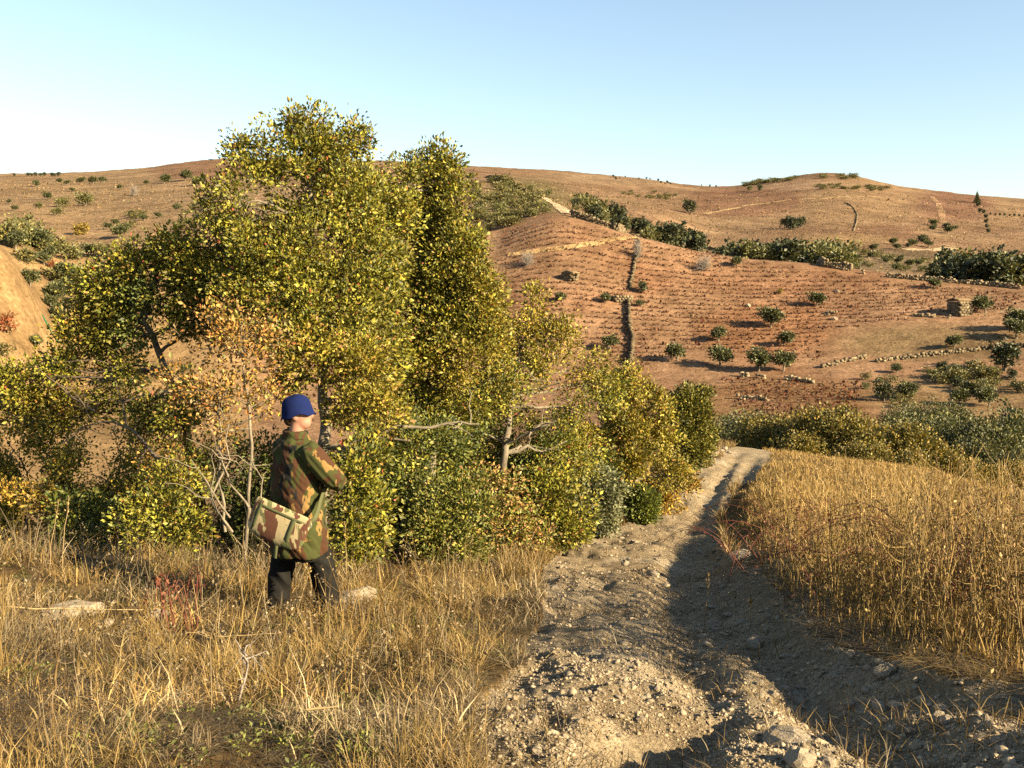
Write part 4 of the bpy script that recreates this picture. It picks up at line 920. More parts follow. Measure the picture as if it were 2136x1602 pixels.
# valley behind the mound
def valley(kind, name, px, r, top, label, cat, group, wide=1.0):
    top = top + rng.uniform(-16, 12); P = rpos(px, r); h = at(px, top, r)[2] - P[2]; plant(kind, name, P, max(h, 1.2), label, cat, group, wide)
for px, r, top in [(1600, 60, 885), (1625, 58, 872), (1665, 60, 878), (1700, 57, 862), (1730, 56, 848), (1765, 58, 856), (1800, 55, 872), (1832, 54, 878), (1865, 56, 884), (1895, 54, 892), (1925, 55, 910), (1955, 54, 925), (1985, 53, 940), (2015, 53, 952), (2050, 55, 965), (2090, 57, 975), (2130, 58, 980), (1680, 52, 905), (1780, 50, 915), (1850, 49, 925), (1910, 48, 945)]:
    valley('yoak', 'scrub_oak', px, r, top, 'yellow green scrub oak just beyond the golden mound', 'tree', 'scrub oaks beyond the mound', 1.05)
valley('yellow', 'bush', 1686, 58, 880, 'yellow sapling among the scrub oaks beyond the mound', 'bush', None)
valley('cone', 'cypress', 2058, 78, 868, 'pointed dark green conifer in the valley at right', 'tree', None, 1.5)
for px, r, top in [(1900, 82, 868), (1930, 86, 860), (1960, 80, 880), (1990, 84, 866), (2020, 78, 890), (2085, 76, 880), (2110, 80, 862), (2136, 78, 870), (2160, 80, 860), (1880, 96, 852), (1920, 100, 846), (1965, 98, 850), (2010, 100, 848), (2100, 74, 905), (2130, 70, 925), (2050, 72, 915)]:
    valley('gdark', 'valley_tree', px, r, top, 'dark green tree in the valley hollow at right', 'tree', 'trees in the valley hollow')
for px, r, top in [(1500, 70, 890), (1530, 75, 880), (1560, 72, 888), (1585, 68, 880)]: valley('gdark', 'bush', px, r, top, 'small bush seen just beyond the end of the track', 'bush', 'bushes beyond the end of the track')
scatter([(1930, 775), (2080, 770), (2136, 790), (2136, 835), (2060, 830), (1950, 800)], 40, ['heath', 'green', 'dark'], 'bush', (12, 26), 'scrub bush on the rocky slope below the terrace wall', 'bush', 'scrub below the terrace wall')
scatter([(1790, 790), (1900, 800), (1900, 860), (1820, 850)], 12, ['heath', 'green'], 'bush', (8, 18), 'low scrub bush on the lower slope left of the scrub below the wall', 'bush', 'scrub on the lower slope')
put('green', 'bush', 1515, 880, 16, 'green bush on the lower slope above the end of the track', 'bush', None, 1.4)
scatter([(0, 700), (130, 720), (250, 700), (420, 760), (420, 860), (0, 860)], 20, ['olive', 'heath'], 'bush', (14, 30), 'bush on the left valley floor behind the trees', 'bush', 'bushes on the left valley floor')

# vines: rows of rusty clumps, far too many and small to pick apart
g = Geo()
VPOLY = [(1050, 480), (1170, 462), (1340, 505), (1560, 545), (1850, 588), (2136, 612), (2136, 648), (1980, 655), (1720, 690), (1720, 760), (1560, 735), (1400, 735), (1340, 770), (1240, 740), (1050, 660)]
VP2 = [(1500, 790), (1800, 800), (1780, 880), (1560, 880)]
ca, sa = math.cos(-0.10), math.sin(-0.10); C0 = []
for j in range(0, 75):
    u = np.arange(-40, 175, 1.15); v = 100 + j * 1.95 + 0.5 * np.sin(u / 17.0)
    x = u * ca - v * sa; y = u * sa + v * ca; C0.append(np.stack([x, y], 1))
C0 = np.concatenate(C0); C0 = C0 + rng.normal(0, 0.13, C0.shape); z = height(C0[:, 0], C0[:, 1]); px, py = project(C0[:, 0], C0[:, 1], z)
ok = (in_poly(px, py, VPOLY) | in_poly(px, py, VP2)) & (rng.random(len(px)) < 0.74 + 0.28 * vnoise(C0[:, 0] / 6, C0[:, 1] / 3, 39)) & (fbm(C0[:, 0] / 22, C0[:, 1] / 22, 33, 3) > -0.42)
P = np.stack([C0[:, 0], C0[:, 1], z], 1)[ok]; n = len(P)
per = 9; Q = np.repeat(P, per, 0) + rng.normal(0, 1, (n * per, 3)) * [0.30, 0.13, 0.08] + [0, 0, 0.18]
VC = [(0.10, 0.032, 0.013, 4), (0.075, 0.028, 0.011, 4), (0.05, 0.024, 0.011, 4), (0.12, 0.05, 0.018, 1.5)]
leaves(g, Q, unit(rand_dir(n * per) + [0, 0, 0.3]), np.exp(rng.normal(-1.2, 0.3, n * per)), cols(n * per, VC), 0.9)
o = obj('vine_rows', g.mesh('vine_rows', M['dryleaf'])); tag(o, 'rows of low rust coloured autumn vines across the slope', None, None, 'stuff')
# tufts of straw and stones over the slopes
g = Geo(); P, px, py, r = field(38000, 90, 900)
ok = (py > 380) & (rng.random(len(px)) < 0.8); P, r = P[ok], r[ok]; n = len(P); per = 2
Q = np.repeat(P, per, 0) + rng.normal(0, 1, (n * per, 3)) * [0.5, 0.5, 0.05]
TC = [(0.18, 0.12, 0.05, 4), (0.15, 0.09, 0.04, 4), (0.10, 0.07, 0.03, 3), (0.075, 0.06, 0.022, 2.5)]
leaves(g, Q, unit(rand_dir(n * per) * 0.7 + [0, 0, 0.9]), np.repeat(0.0010 * r, per) * np.exp(rng.normal(0, .3, n * per)), np.repeat(cols(n, TC, 0.2), per, 0), 0.9)
o = obj('slope_tufts', g.mesh('slope_tufts', M['straw'])); tag(o, 'straw tufts scattered over the valley slopes', None, None, 'stuff')

# ------------------------------------------------------------------ stone walls, huts and far roads
def block_stones(g, P, s, col): # rough little boxes
    n = len(P); B = np.array([[x, y, z] for z in (-1, 1) for y in (-1, 1) for x in (-1, 1)], float)
    V = B[None] * s[:, None] * (1 + rng.normal(0, 0.12, (n, 8, 3))); A = rng.uniform(0, 6.28, n); ca, sa = np.cos(A)[:, None], np.sin(A)[:, None]
    V = np.stack([V[..., 0] * ca - V[..., 1] * sa, V[..., 0] * sa + V[..., 1] * ca, V[..., 2]], -1) + P[:, None]
    F = np.array([[0, 2, 3, 1], [4, 5, 7, 6], [0, 1, 5, 4], [2, 6, 7, 3], [0, 4, 6, 2], [1, 3, 7, 5]])
    g.add(V.reshape(-1, 3), (F[None] + (np.arange(n) * 8)[:, None, None]).reshape(-1, 4), np.repeat(col, 8, 0))
def field_wall(label, pix, hgt, bright=1.0, step=0.45, name='stone_wall', keep=1.0):
    pts = np.array([hit(x, y, 40) for x, y in pix]); g = Geo(); C = []
    for a, b in zip(pts[:-1], pts[1:]):
        L = np.linalg.norm((b - a)[:2]); m = max(2, int(L / step)); C.append(a + (b - a) * np.linspace(0, 1, m, endpoint=False)[:, None])
    C = np.concatenate(C); C = C[(keep >= 1) | (vnoise(C[:, 0] / 3.0, C[:, 1] / 3.0, 36) < keep)]; C[:, 2] = height(C[:, 0], C[:, 1])
    rows = max(2, int(hgt / 0.31)); off = C[0].copy()
    hm = np.clip(1 + 0.9 * fbm(C[:, 0] / 5, C[:, 1] / 9, 35, 2), 0.5, 1.4)
    for k in range(rows):
        zz = (k + 0.3) * 0.31; sel = zz < hgt * hm; Q = C[sel] + rng.normal(0, 0.10, (sel.sum(), 3)); Q[:, 2] += zz
        n = len(Q); block_stones(g, Q, np.stack([rng.uniform(.2, .36, n), rng.uniform(.16, .27, n), rng.uniform(.13, .20, n)], 1), np.exp(rng.normal(0, .22, (n, 1))) * np.array([1, .97, .9]) * bright * 0.8)
    tag(obj(name, g.mesh(name, M['granite'], False, off), None, off), label, 'wall')
field_wall('lower field wall running straight down the slope', [(1310, 632), (1311, 660), (1313, 690), (1320, 708), (1318, 735), (1312, 765)], 1.2, 0.5)
field_wall('upper field wall running down from the ridge', [(1332, 505), (1328, 535), (1322, 560), (1317, 585), (1314, 606)], 0.9, 0.5, keep=0.85)
field_wall('pale terrace wall on the right slope', [(1716, 768), (1760, 757), (1808, 747)], 0.9, 0.85); field_wall('long pale terrace wall reaching the right edge', [(1830, 755), (1900, 748), (1980, 738), (2050, 730), (2150, 724)], 0.8, 0.8)
field_wall('broken pale wall below the row of four olives', [(1545, 786), (1600, 790), (1640, 792), (1700, 800)], 0.9, 1.1, keep=0.6); field_wall('short pale wall low on the slope', [(1538, 832), (1570, 834), (1606, 836)], 0.9, 1.25, keep=0.75)
field_wall('stony terrace edge left of the stone hut', [(1590, 655), (1700, 655), (1800, 655), (1900, 660), (1985, 665)], 0.9, 1.05, keep=0.5)
field_wall('dark wall along the top of the middle ridge', [(978, 366), (1030, 374), (1060, 388), (1100, 402)], 2.2, 0.7); field_wall('ridge wall along the top edge of the vineyard', [(1192, 452), (1240, 466), (1290, 482), (1345, 496)], 1.9, 0.75, keep=0.9)
field_wall('broken wall on the ridge below the copse', [(1465, 515), (1560, 536), (1640, 545), (1720, 556), (1780, 566)], 1.7, 0.95, keep=0.8); field_wall('low wall at the edge of the right wood', [(1800, 572), (1930, 585), (2060, 596), (2136, 604)], 1.0, 0.9, keep=0.6)
field_wall('wall stub winding down the bare hill', [(1762, 423), (1780, 434), (1788, 450), (1786, 468), (1780, 482)], 0.9, 0.7)
def road(label, pix, width, col, name='far_road', lift=0.25):
    pts = np.array([hit(x, y, 40) for x, y in pix]); Pm = np.concatenate([a + (b - a) * np.linspace(0, 1, 9, endpoint=False)[:, None] for a, b in zip(pts[:-1], pts[1:])] + [pts[-1:]])
    t = unit(np.gradient(Pm, axis=0) * [1, 1, 0]); nrm = np.stack([-t[:, 1], t[:, 0], 0 * t[:, 0]], 1); V = []
    for s in (-1, -0.33, 0.33, 1):
        q = Pm + nrm * s * width * (0.5 + 0.12 * rng.random(len(Pm))[:, None]); q[:, 2] = height(q[:, 0], q[:, 1]) + lift - 0.5 * lift * abs(s); V.append(q)
    n = len(Pm); V = np.concatenate(V); i = np.arange(n - 1); F = np.concatenate([np.stack([i + k * n, i + 1 + k * n, i + 1 + (k + 1) * n, i + (k + 1) * n], 1) for k in range(3)])[:, ::-1]
    tag(obj(name, mesh_np(name, V, F, M['far'], np.tile(col, (len(V), 1)), True)), label, None, None, 'structure')
road('pale dirt road coming over the middle ridge', [(1118, 404), (1140, 416), (1162, 428), (1180, 440), (1186, 447)], 3.2, (0.36, 0.28, 0.19))
road('pale footpath across the top of the vineyard', [(1060, 532), (1110, 527), (1170, 521), (1240, 510), (1330, 497)], 1.3, (0.25, 0.17, 0.085), 'footpath')
road('thin pale path along the flank of the bare hill', [(1470, 446), (1560, 428), (1640, 418), (1720, 414), (1830, 410)], 4, (0.26, 0.185, 0.10), 'footpath')
road('pale gully path on the right far hill', [(1944, 410), (1958, 426), (1964, 445), (1968, 468)], 4, (0.20, 0.13, 0.075), 'footpath')
road('pale bare strip at the foot of the bare hill', [(1880, 520), (1940, 522), (1990, 518)], 5, (0.33, 0.26, 0.17), 'footpath')

def box_g(g, c, s, col, rz=0.0, jit=0.0):
    B = np.array([[x, y, z] for z in (-.5, .5) for y in (-.5, .5) for x in (-.5, .5)], float) * np.array(s); B += rng.normal(0, 1, B.shape) * jit
    R = np.array([[math.cos(rz), -math.sin(rz), 0], [math.sin(rz), math.cos(rz), 0], [0, 0, 1]]); F = np.array([[0, 2, 3, 1], [4, 5, 7, 6], [0, 1, 5, 4], [2, 6, 7, 3], [0, 4, 6, 2], [1, 3, 7, 5]])
    g.add(B @ R.T + np.array(c), F, np.array(col))
def stone_hut(label, pix, w, d, h, rz, roof, bright=1.0, name='stone_hut'):
    b0 = hit(*pix, 40); root = empty(name, b0, rz); tag(root, label, 'hut' if roof else 'ruin'); gw = Geo(); cs = 0.42
    nz = int(h / cs)
    for kz in range(-1, nz):
        for side in range(4):
            L = w if side % 2 == 0 else d; m = int(L / 0.6)
            for q in range(m):
                u = -L / 2 + (q + 0.5) * L / m + (0.15 if kz % 2 else -0.15)
                if side == 0 and abs(u + 0.2) < 0.45 and 0 <= kz < 4 and roof and name == 'stone_shelter': continue     # doorway
                c = {0: (u, -d / 2), 1: (w / 2, u), 2: (u, d / 2), 3: (-w / 2, u)}[side]
                extra = 0
                box_g(gw, (c[0], c[1], (kz + 0.5) * cs), (0.62, 0.55, cs * 0.98) if side % 2 == 0 else (0.55, 0.62, cs * 0.98), np.array([1, .96, .88]) * bright * math.exp(rng.normal(0, .2)), 0, 0.035)
    obj('wall', gw.mesh('wall', M['granite']), root)
    if roof:
        gr = Geo(); V = np.array([[-w / 2 - .3, -d / 2 - .3, h - .1], [w / 2 + .3, -d / 2 - .3, h - .1], [w / 2 + .3, 0, h + .25], [-w / 2 - .3, 0, h + .25], [-w / 2 - .3, d / 2 + .3, h - .1], [w / 2 + .3, d / 2 + .3, h - .1]])
        V2 = V - [0, 0, .2]; VV = np.concatenate([V, V2]); F = [[0, 1, 2, 3], [3, 2, 5, 4], [6, 9, 8, 7], [9, 10, 11, 8], [0, 6, 7, 1], [4, 5, 11, 10]]; gr.add(VV, F, (0.7, 0.62, 0.5)); gr.add(VV, [[0, 3, 9, 6], [3, 4, 10, 9], [1, 7, 8, 2], [2, 8, 11, 5]], (0.7, 0.62, 0.5)); 
        obj('roof', gr.mesh('roof', M['granite']), root)
    return root
stone_hut('small square stone hut on the right vineyard slope', (2002, 655), 2.5, 2.6, 2.5, 0.25, True, 0.6)
stone_hut('half buried stone shelter left of the upper field wall', (1190, 582), 1.9, 2.2, 1.3, 0.9, True, 0.6, 'stone_shelter')
stone_hut('rectangular stone enclosure between the two field walls', (1298, 626), 3.2, 1.8, 1.2, 0.05, False, 0.65, 'stone_enclosure')
def far_rock(pix, s, label, group=None):
    p = hit(*pix, 40); o = obj('boulder', SM[int(rng.integers(0, 6))], None, (p[0], p[1], p[2] + s * .2)); o.scale = (s, s, s * 1.1); o.rotation_euler = (0, 0, rng.uniform(0, 6)); tag(o, label, 'rock', group)
far_rock((1468, 512), 1.1, 'upright pale boulder standing on the vineyard ridge')
for q in [(2045, 770), (2105, 788), (2060, 812), (2075, 815), (1740, 668), (1745, 610), (1560, 640)]: far_rock(q, 0.6, 'pale rock outcrop on the right slope', 'rocks on the right slope')
# green net on the left slope
p = hit(105, 690, 40); gx = np.linspace(-1.2, 1.2, 12); X, Y = np.meshgrid(gx, np.linspace(-.4, .4, 6)); Zc = 0.3 + 0.3 * fbm(X, Y, 5, 3) - 0.12 * np.abs(Y)
i = np.arange(66 + 6).reshape(6, 12); F = np.stack([i[:-1, :-1], i[:-1, 1:], i[1:, 1:], i[1:, :-1]], -1).reshape(-1, 4)
mn, ntn, bn = nodes('green_net'); bn.inputs['Base Color'].default_value = (0.01, 0.11, 0.055, 1)
XX = X + p[0]; YY = Y + p[1]
tag(obj('green_net', mesh_np('green_net', np.stack([X, Y, Zc + height(XX, YY) - p[2]], -1).reshape(-1, 3), F, mn, None, True), None, p), 'crumpled green net lying on the left valley slope', 'net')
# marker post and stones where the track bends away
b0 = hit(1486, 946); root = empty('marker_post', b0); tag(root, 'slim pale marker post with a small plate at the bend of the track', 'post')
mp_, ntp, bp = nodes('pale_paint'); bp.inputs['Base Color'].default_value = (0.34, 0.32, 0.28, 1)
g = Geo(); tube(g, np.array([[0, 0, -.1], [0, 0, .25], [0.01, 0, .54]]), [0.022, 0.02, 0.016], 8); obj('pole', g.mesh('pole', mp_, True), root)
g = Geo(); g.add([[-.075, -.012, .33], [0, -.012, .25], [.075, -.012, .33], [0, -.012, .42], [-.075, .012, .33], [0, .012, .25], [.075, .012, .33], [0, .012, .42]], [[0, 1, 2, 3], [7, 6, 5, 4], [0, 4, 5, 1], [1, 5, 6, 2], [2, 6, 7, 3], [3, 7, 4, 0]], (1, 1, 1)); obj('plate', g.mesh('plate', mp_), root)
for i, (q, s) in enumerate([((1490, 950), .16), ((1503, 944), .13), ((1512, 940), .12), ((1480, 955), .12), ((1487, 962), .10), ((1520, 946), .09)]): stone(q, s, 'pale stone heaped at the foot of the marker post', 'stones at the marker post')

# ------------------------------------------------------------------ the person and the bag
PB = pix_base(622, 7.35); PYAW = -(math.radians(-12) + math.radians(60))      # local +Y faces, +X is the person's right
def loft(rings, k=28):
    "closed skin through (x, y, z, rx, ry, [yaw])"
    a = np.arange(k) * 2 * math.pi / k; V = []
    for q in rings: V.append(np.stack([q[0] + q[3] * np.cos(a), q[1] + q[4] * np.sin(a), np.full(k, q[2])], 1))
    n = len(rings); V = np.concatenate(V + [np.array([[*rings[0][:3]], [*rings[-1][:3]]])])
    F = [(i * k + j, i * k + (j + 1) % k, (i + 1) * k + (j + 1) % k, (i + 1) * k + j) for i in range(n - 1) for j in range(k)]
    F += [(n * k, (j + 1) % k, j) for j in range(k)] + [(n * k + 1, (n - 1) * k + j, (n - 1) * k + (j + 1) % k) for j in range(k)]
    return V, F
def limb(P, R, k=18, squash=1.0):
    P = np.array(P, float); t = unit(np.gradient(P, axis=0)); up = np.array([0.1, 0.95, 0.2]); a = unit(np.cross(t, up)); b = np.cross(t, a); n = len(P); ang = np.arange(k) * 2 * math.pi / k
    V = [P[i] + R[i] * (np.cos(ang)[:, None] * a[i] + squash * np.sin(ang)[:, None] * b[i]) for i in range(n)]
    V = np.concatenate(V + [P[:1] - t[:1] * R[0] * 0.5, P[-1:] + t[-1:] * R[-1] * 0.5])
    F = [(i * k + j, i * k + (j + 1) % k, (i + 1) * k + (j + 1) % k, (i + 1) * k + j) for i in range(n - 1) for j in range(k)]
    F += [(n * k, (j + 1) % k, j) for j in range(k)] + [(n * k + 1, (n - 1) * k + j, (n - 1) * k + (j + 1) % k) for j in range(k)]
    return V, F
def ball(c, r, k=16):
    rings = [(c[0], c[1], c[2] + r[2] * math.sin(t), max(1e-3, r[0] * math.cos(t)), max(1e-3, r[1] * math.cos(t))) for t in np.linspace(-1.5, 1.5, 11)]
    return loft(rings, k)
def fuse(name, shapes, voxel, mat, parent, smooth=6, fold=0.0, fs=9.0, cut=None):
    V = []; F = []; n = 0
    for v, f in shapes: V.append(v); F += [tuple(i + n for i in q) for q in f]; n += len(v)
    me = bpy.data.meshes.new(name); me.from_pydata(np.concatenate(V).tolist(), [], F); me.update()
    bm = bmesh.new(); bm.from_mesh(me); bmesh.ops.recalc_face_normals(bm, faces=bm.faces); bm.to_mesh(me); bm.free()
    o = bpy.data.objects.new(name, me); COL.objects.link(o)
    md = o.modifiers.new('r', 'REMESH'); md.mode = 'VOXEL'; md.voxel_size = voxel
    sm = o.modifiers.new('s', 'SMOOTH'); sm.iterations = smooth; sm.factor = 0.5
    dg = bpy.context.evaluated_depsgraph_get(); m2 = bpy.data.meshes.new_from_object(o.evaluated_get(dg)); o.modifiers.clear(); o.data = m2; m2.name = name
    if fold:
        co = np.zeros(len(m2.vertices) * 3); m2.vertices.foreach_get('co', co); co = co.reshape(-1, 3); nr = np.zeros(len(co) * 3); m2.vertices.foreach_get('normal', nr); nr = nr.reshape(-1, 3)
        d = fbm(co[:, 0] * fs + co[:, 2] * fs * 0.45, co[:, 2] * fs * 0.7 + co[:, 1] * fs, 3, 4); d = -np.abs(d) + 0.15
        co = co + nr * (d * fold)[:, None]; m2.vertices.foreach_set('co', co.ravel())
    m2.polygons.foreach_set('use_smooth', np.ones(len(m2.polygons), bool)); m2.materials.clear(); m2.materials.append(mat); m2.update()
    o.parent = parent; return o
def camo(name, base, layers, weave=420):
    m, nt, b = nodes(name); p = pos(nt); c = base
    for i, (col, sc, thr, off, stretch) in enumerate(layers):
        mp = N(nt, 'ShaderNodeMapping'); mp.inputs['Location'].default_value = off; mp.inputs['Scale'].default_value = stretch; nt.links.new(p, mp.inputs[0])
        f = noise(nt, sc, 2.5, 0.5, mp.outputs[0], 0.8); c = mixrgb(nt, 'MIX', c, col, ramp(nt, f, [(thr, (0, 0, 0)), (thr + 0.015, (1, 1, 1))]))
    nt.links.new(c, b.inputs['Base Color']); w = noise(nt, 38, 4, 0.6, p); bump(nt, b, w, 0.35, 0.006); b.inputs['Roughness'].default_value = 0.9; return m
M['camo'] = camo('camouflage_cloth', (0.030, 0.033, 0.008), [((0.145, 0.088, 0.028), 9.0, 0.55, (0, 0, 0), (1, 1, 0.8)), ((0.040, 0.017, 0.007), 8.0, 0.505, (3, 1, 5), (1, 1, 0.6)), ((0.030, 0.035, 0.008), 11.0, 0.59, (6, 2, 1), (1, 1, 0.7)), ((0.009, 0.009, 0.008), 12.0, 0.61, (9, 4, 2), (1.2, 1.2, 0.45))])
M['bagcamo'] = camo('bag_camouflage', (0.085, 0.088, 0.036), [((0.27, 0.22, 0.12), 15.0, 0.46, (1, 0, 0), (1, 1, 0.5)), ((0.075, 0.032, 0.018), 14.0, 0.53, (4, 1, 5), (1, 1, 0.45))])
def plain(name, col, rough=0.9, sc=60, bs=0.25, bd=0.004):
    m, nt, b = nodes(name); f = noise(nt, sc, 4, 0.6, pos(nt)); nt.links.new(ramp(nt, f, [(0.3, tuple(c * 0.85 for c in col)), (0.7, tuple(c * 1.12 for c in col))]), b.inputs['Base Color']); b.inputs['Roughness'].default_value = rough; b.inputs['Specular IOR Level'].default_value = 0.1; bump(nt, b, f, bs, bd); return m
M['olive_web'] = plain('olive_webbing', (0.065, 0.070, 0.032)); M['blue'] = plain('blue_felt', (0.005, 0.010, 0.050), 1.0, 90); M['trouser'] = plain('black_trousers', (0.008, 0.0075, 0.0065), 0.8, 30, 0.4, 0.01)
M['boot'] = plain('boot_leather', (0.02, 0.016, 0.012), 0.5); M['hair'] = plain('dark_hair', (0.03, 0.018, 0.01), 0.6, 120); M['metal'] = plain('buckle_metal', (0.16, 0.15, 0.13), 0.4)
ms, nts, bs_ = nodes('skin'); bs_.inputs['Base Color'].default_value = (0.24, 0.125, 0.085, 1); bs_.inputs['Roughness'].default_value = 0.55; bs_.inputs['Subsurface Weight'].default_value = 0.08; M['skin'] = ms

per = empty('person', PB, PYAW); tag(per, 'person in camouflage jacket, dark trousers and blue hat, seen from behind', 'person')
HY_ = 0.75                                  # head turned to the right
def hrot(p, c=(0, 0.02, 1.49)):
    q = np.array(p, float) - c; ca, sa = math.cos(-HY_), math.sin(-HY_); return np.array([q[0] * ca - q[1] * sa, q[0] * sa + q[1] * ca, q[2]]) + c
def hv(vf):
    v, f = vf; return np.array([hrot(p) for p in v]), f
def hand(sx, wrist, palm):
    w = np.array(wrist); p = np.array(palm); d = unit(p - w); side = np.array([sx, 0.15, -0.1]); side = unit(side - d * (side @ d)); nrm = np.cross(d, side); S = [limb([w, (w + p) / 2, p], [0.027, 0.034, 0.030], 14, 0.6)]
    for i, L in enumerate((0.062, 0.072, 0.068, 0.052)):
        b = p + side * (0.027 - 0.018 * i); S.append(limb([b - d * .01, b + d * L * .45 + nrm * -.006, b + d * L * .75 - nrm * .028, b + d * L * .72 - nrm * .05], [0.0095, 0.009, 0.0085, 0.0075], 8))
    t = w + (p - w) * 0.35 + side * 0.028; S.append(limb([t, t + side * .025 + d * .03, t + side * .022 + d * .06 - nrm * .015], [0.012, 0.0105, 0.0085], 8)); return S
RH = [(0.10, 0.27, 0.99), (0.035, 0.315, 0.985)]; LH = [(-0.11, 0.27, 1.02), (-0.035, 0.32, 1.0)]
head = [hv(ball((0, 0.02, 1.505), (0.074, 0.092, 0.108))), hv(ball((0, 0.05, 1.447), (0.060, 0.064, 0.058))), limb([(0, 0.0, 1.28), (0, 0.0, 1.38), (0, 0.015, 1.46)], [0.050, 0.053, 0.055]),
        hv(limb([(0, 0.108, 1.515), (0, 0.122, 1.492), (0, 0.112, 1.478)], [0.009, 0.014, 0.013], 8)), hv(ball((0.077, 0.005, 1.495), (0.010, 0.022, 0.032), 10)), hv(ball((-0.077, 0.005, 1.495), (0.010, 0.022, 0.032), 10)),
        hv(ball((0, 0.102, 1.448), (0.024, 0.012, 0.008), 10)), hv(ball((0.032, 0.092, 1.515), (0.013, 0.008, 0.008), 10)), hv(ball((-0.032, 0.092, 1.515), (0.013, 0.008, 0.008), 10)),
        loft([(0, 0, 0.55, .15, .11), (0, 0, .9, .17, .12), (0, 0, 1.15, .15, .11), (0, 0, 1.26, .09, .07), (0, 0, 1.34, .05, .05)]),
        limb([(0.15, 0, 1.23), (0.27, 0.10, 1.07), (0.20, 0.20, 1.02), (0.10, 0.27, 0.99)], [0.042, 0.038, 0.034, 0.028]), limb([(-0.15, 0, 1.23), (-0.26, 0.08, 1.06), (-0.20, 0.18, 1.04), (-0.11, 0.27, 1.02)], [0.042, 0.038, 0.034, 0.028]),
        limb([(0.10, 0.03, 0.62), (0.12, 0.13, 0.35), (0.13, 0.17, 0.06)], [0.075, 0.055, 0.04]), limb([(-0.10, -0.02, 0.62), (-0.12, -0.07, 0.35), (-0.13, -0.12, 0.06)], [0.075, 0.055, 0.04])] + hand(1, *RH) + hand(-1, *LH)
fuse('body', head, 0.008, M['skin'], per, 4)
fuse('hair', [hv(ball((0, 0.0, 1.512), (0.079, 0.088, 0.075))), hv(ball((0, -0.045, 1.465), (0.062, 0.045, 0.05)))], 0.007, M['hair'], per, 3, 0.006, 40)
jk = [loft([(0, 0.0, 0.47, .24, .20), (0, 0, .50, .25, .21), (0, 0, .66, .243, .205), (0, 0, .85, .218, .185), (0, 0, 1.0, .215, .182), (0, -.005, 1.13, .218, .172), (0, -.01, 1.22, .21, .15), (0, -.01, 1.29, .165, .122), (0, 0, 1.335, .10, .092), (0, 0, 1.365, .082, .082)]),
      limb([(0.165, -0.01, 1.265), (0.225, 0.02, 1.20), (0.275, 0.08, 1.10), (0.305, 0.125, 1.055), (0.27, 0.18, 1.02), (0.19, 0.235, 1.0), (0.12, 0.26, 0.99)], [0.088, 0.088, 0.082, 0.078, 0.070, 0.060, 0.052]),
      limb([(-0.165, -0.01, 1.265), (-0.225, 0.02, 1.20), (-0.27, 0.07, 1.10), (-0.29, 0.11, 1.06), (-0.25, 0.18, 1.04), (-0.19, 0.235, 1.03), (-0.12, 0.26, 1.02)], [0.088, 0.088, 0.082, 0.078, 0.070, 0.060, 0.052])]
jacket = fuse('jacket', jk, 0.011, M['camo'], per, 5, 0.048, 9.0)
fuse('collar', [loft([(0, -.004, 1.325, .098, .095), (0, -.006, 1.355, .096, .093), (0, -.010, 1.385, .090, .088)])], 0.008, M['camo'], jacket, 3, 0.006, 14)
fuse('trousers', [loft([(0, 0, .44, .20, .15), (0, 0, .56, .20, .16), (0, 0, .80, .19, .15)]), limb([(0.10, 0.05, .60), (0.12, 0.13, .36), (0.13, 0.16, .17), (0.13, 0.17, .05)], [0.105, 0.098, 0.092, 0.09]), limb([(-0.10, -0.03, .60), (-0.12, -0.07, .36), (-0.13, -0.10, .17), (-0.13, -0.12, .05)], [0.105, 0.10, 0.092, 0.09])], 0.011, M['trouser'], per, 5, 0.032, 9)
for sx, y0 in ((0.13, 0.17), (-0.13, -0.12)): fuse('boot', [loft([(sx, y0 + .05, -.01, .05, .135), (sx, y0 + .05, .03, .05, .135), (sx, y0 + .035, .06, .047, .11), (sx, y0, .10, .046, .06), (sx, y0, .16, .048, .055)])], 0.008, M['boot'], per, 3)
# bucket hat: crown with a soft dome, drooping wavy brim
prof = [(0.0, 0.122), (0.03, 0.120), (0.056, 0.112), (0.077, 0.097), (0.092, 0.075), (0.100, 0.048), (0.104, 0.022), (0.107, 0.004), (0.112, -0.012), (0.119, -0.030), (0.121, -0.036), (0.118, -0.038), (0.110, -0.024), (0.100, -0.005)]
k = 48; a = np.arange(k) * 2 * math.pi / k; V = []
for i, (rr_, zz) in enumerate(prof):
    w = 1 + 0.035 * np.sin(3 * a + .7) * (i > 7) + 0.02 * np.sin(2 * a + i * .4); V.append(np.stack([rr_ * w * np.cos(a) * 0.94, rr_ * w * np.sin(a) * 1.07, zz + (0.010 * np.sin(2 * a + 1.1) + .008 * np.sin(5 * a)) * (i > 7) + (0.006 * np.sin(3 * a) + 0.010 * fbm(np.cos(a) * 2 + i * .6, np.sin(a) * 2, 15, 2)) * (i < 6)], 1) * (1 + 0.05 * fbm(np.cos(a) * 2.5 + 3, np.sin(a) * 2.5 + i * .35, 16, 2))[:, None] ** np.array([1, 1, 0]))
V = np.concatenate(V); F = [(i * k + j, (i + 1) * k + j, (i + 1) * k + (j + 1) % k, i * k + (j + 1) % k) for i in range(len(prof) - 1) for j in range(k)]
V = np.array([hrot(np.array([p[0], p[1] * 0.985 - p[2] * 0.17 + 0.01, p[2] * 0.985 + p[1] * 0.17 + 1.527])) for p in V]); hat = obj('hat', mesh_np('hat', V, np.array(F), M['blue'], None, True), per)
g = Geo(); seam = np.array([hrot(np.array([0.0965 * math.cos(t) * .95, 0.0965 * math.sin(t) * 1.08 + .007, 1.545 + 0.0965 * math.sin(t) * 1.08 * 0.17])) for t in np.linspace(0, 6.283, 40)]); tube(g, seam, np.full(40, .0035), 5); obj('hat_band', g.mesh('hat_band', M['blue'], True), hat)

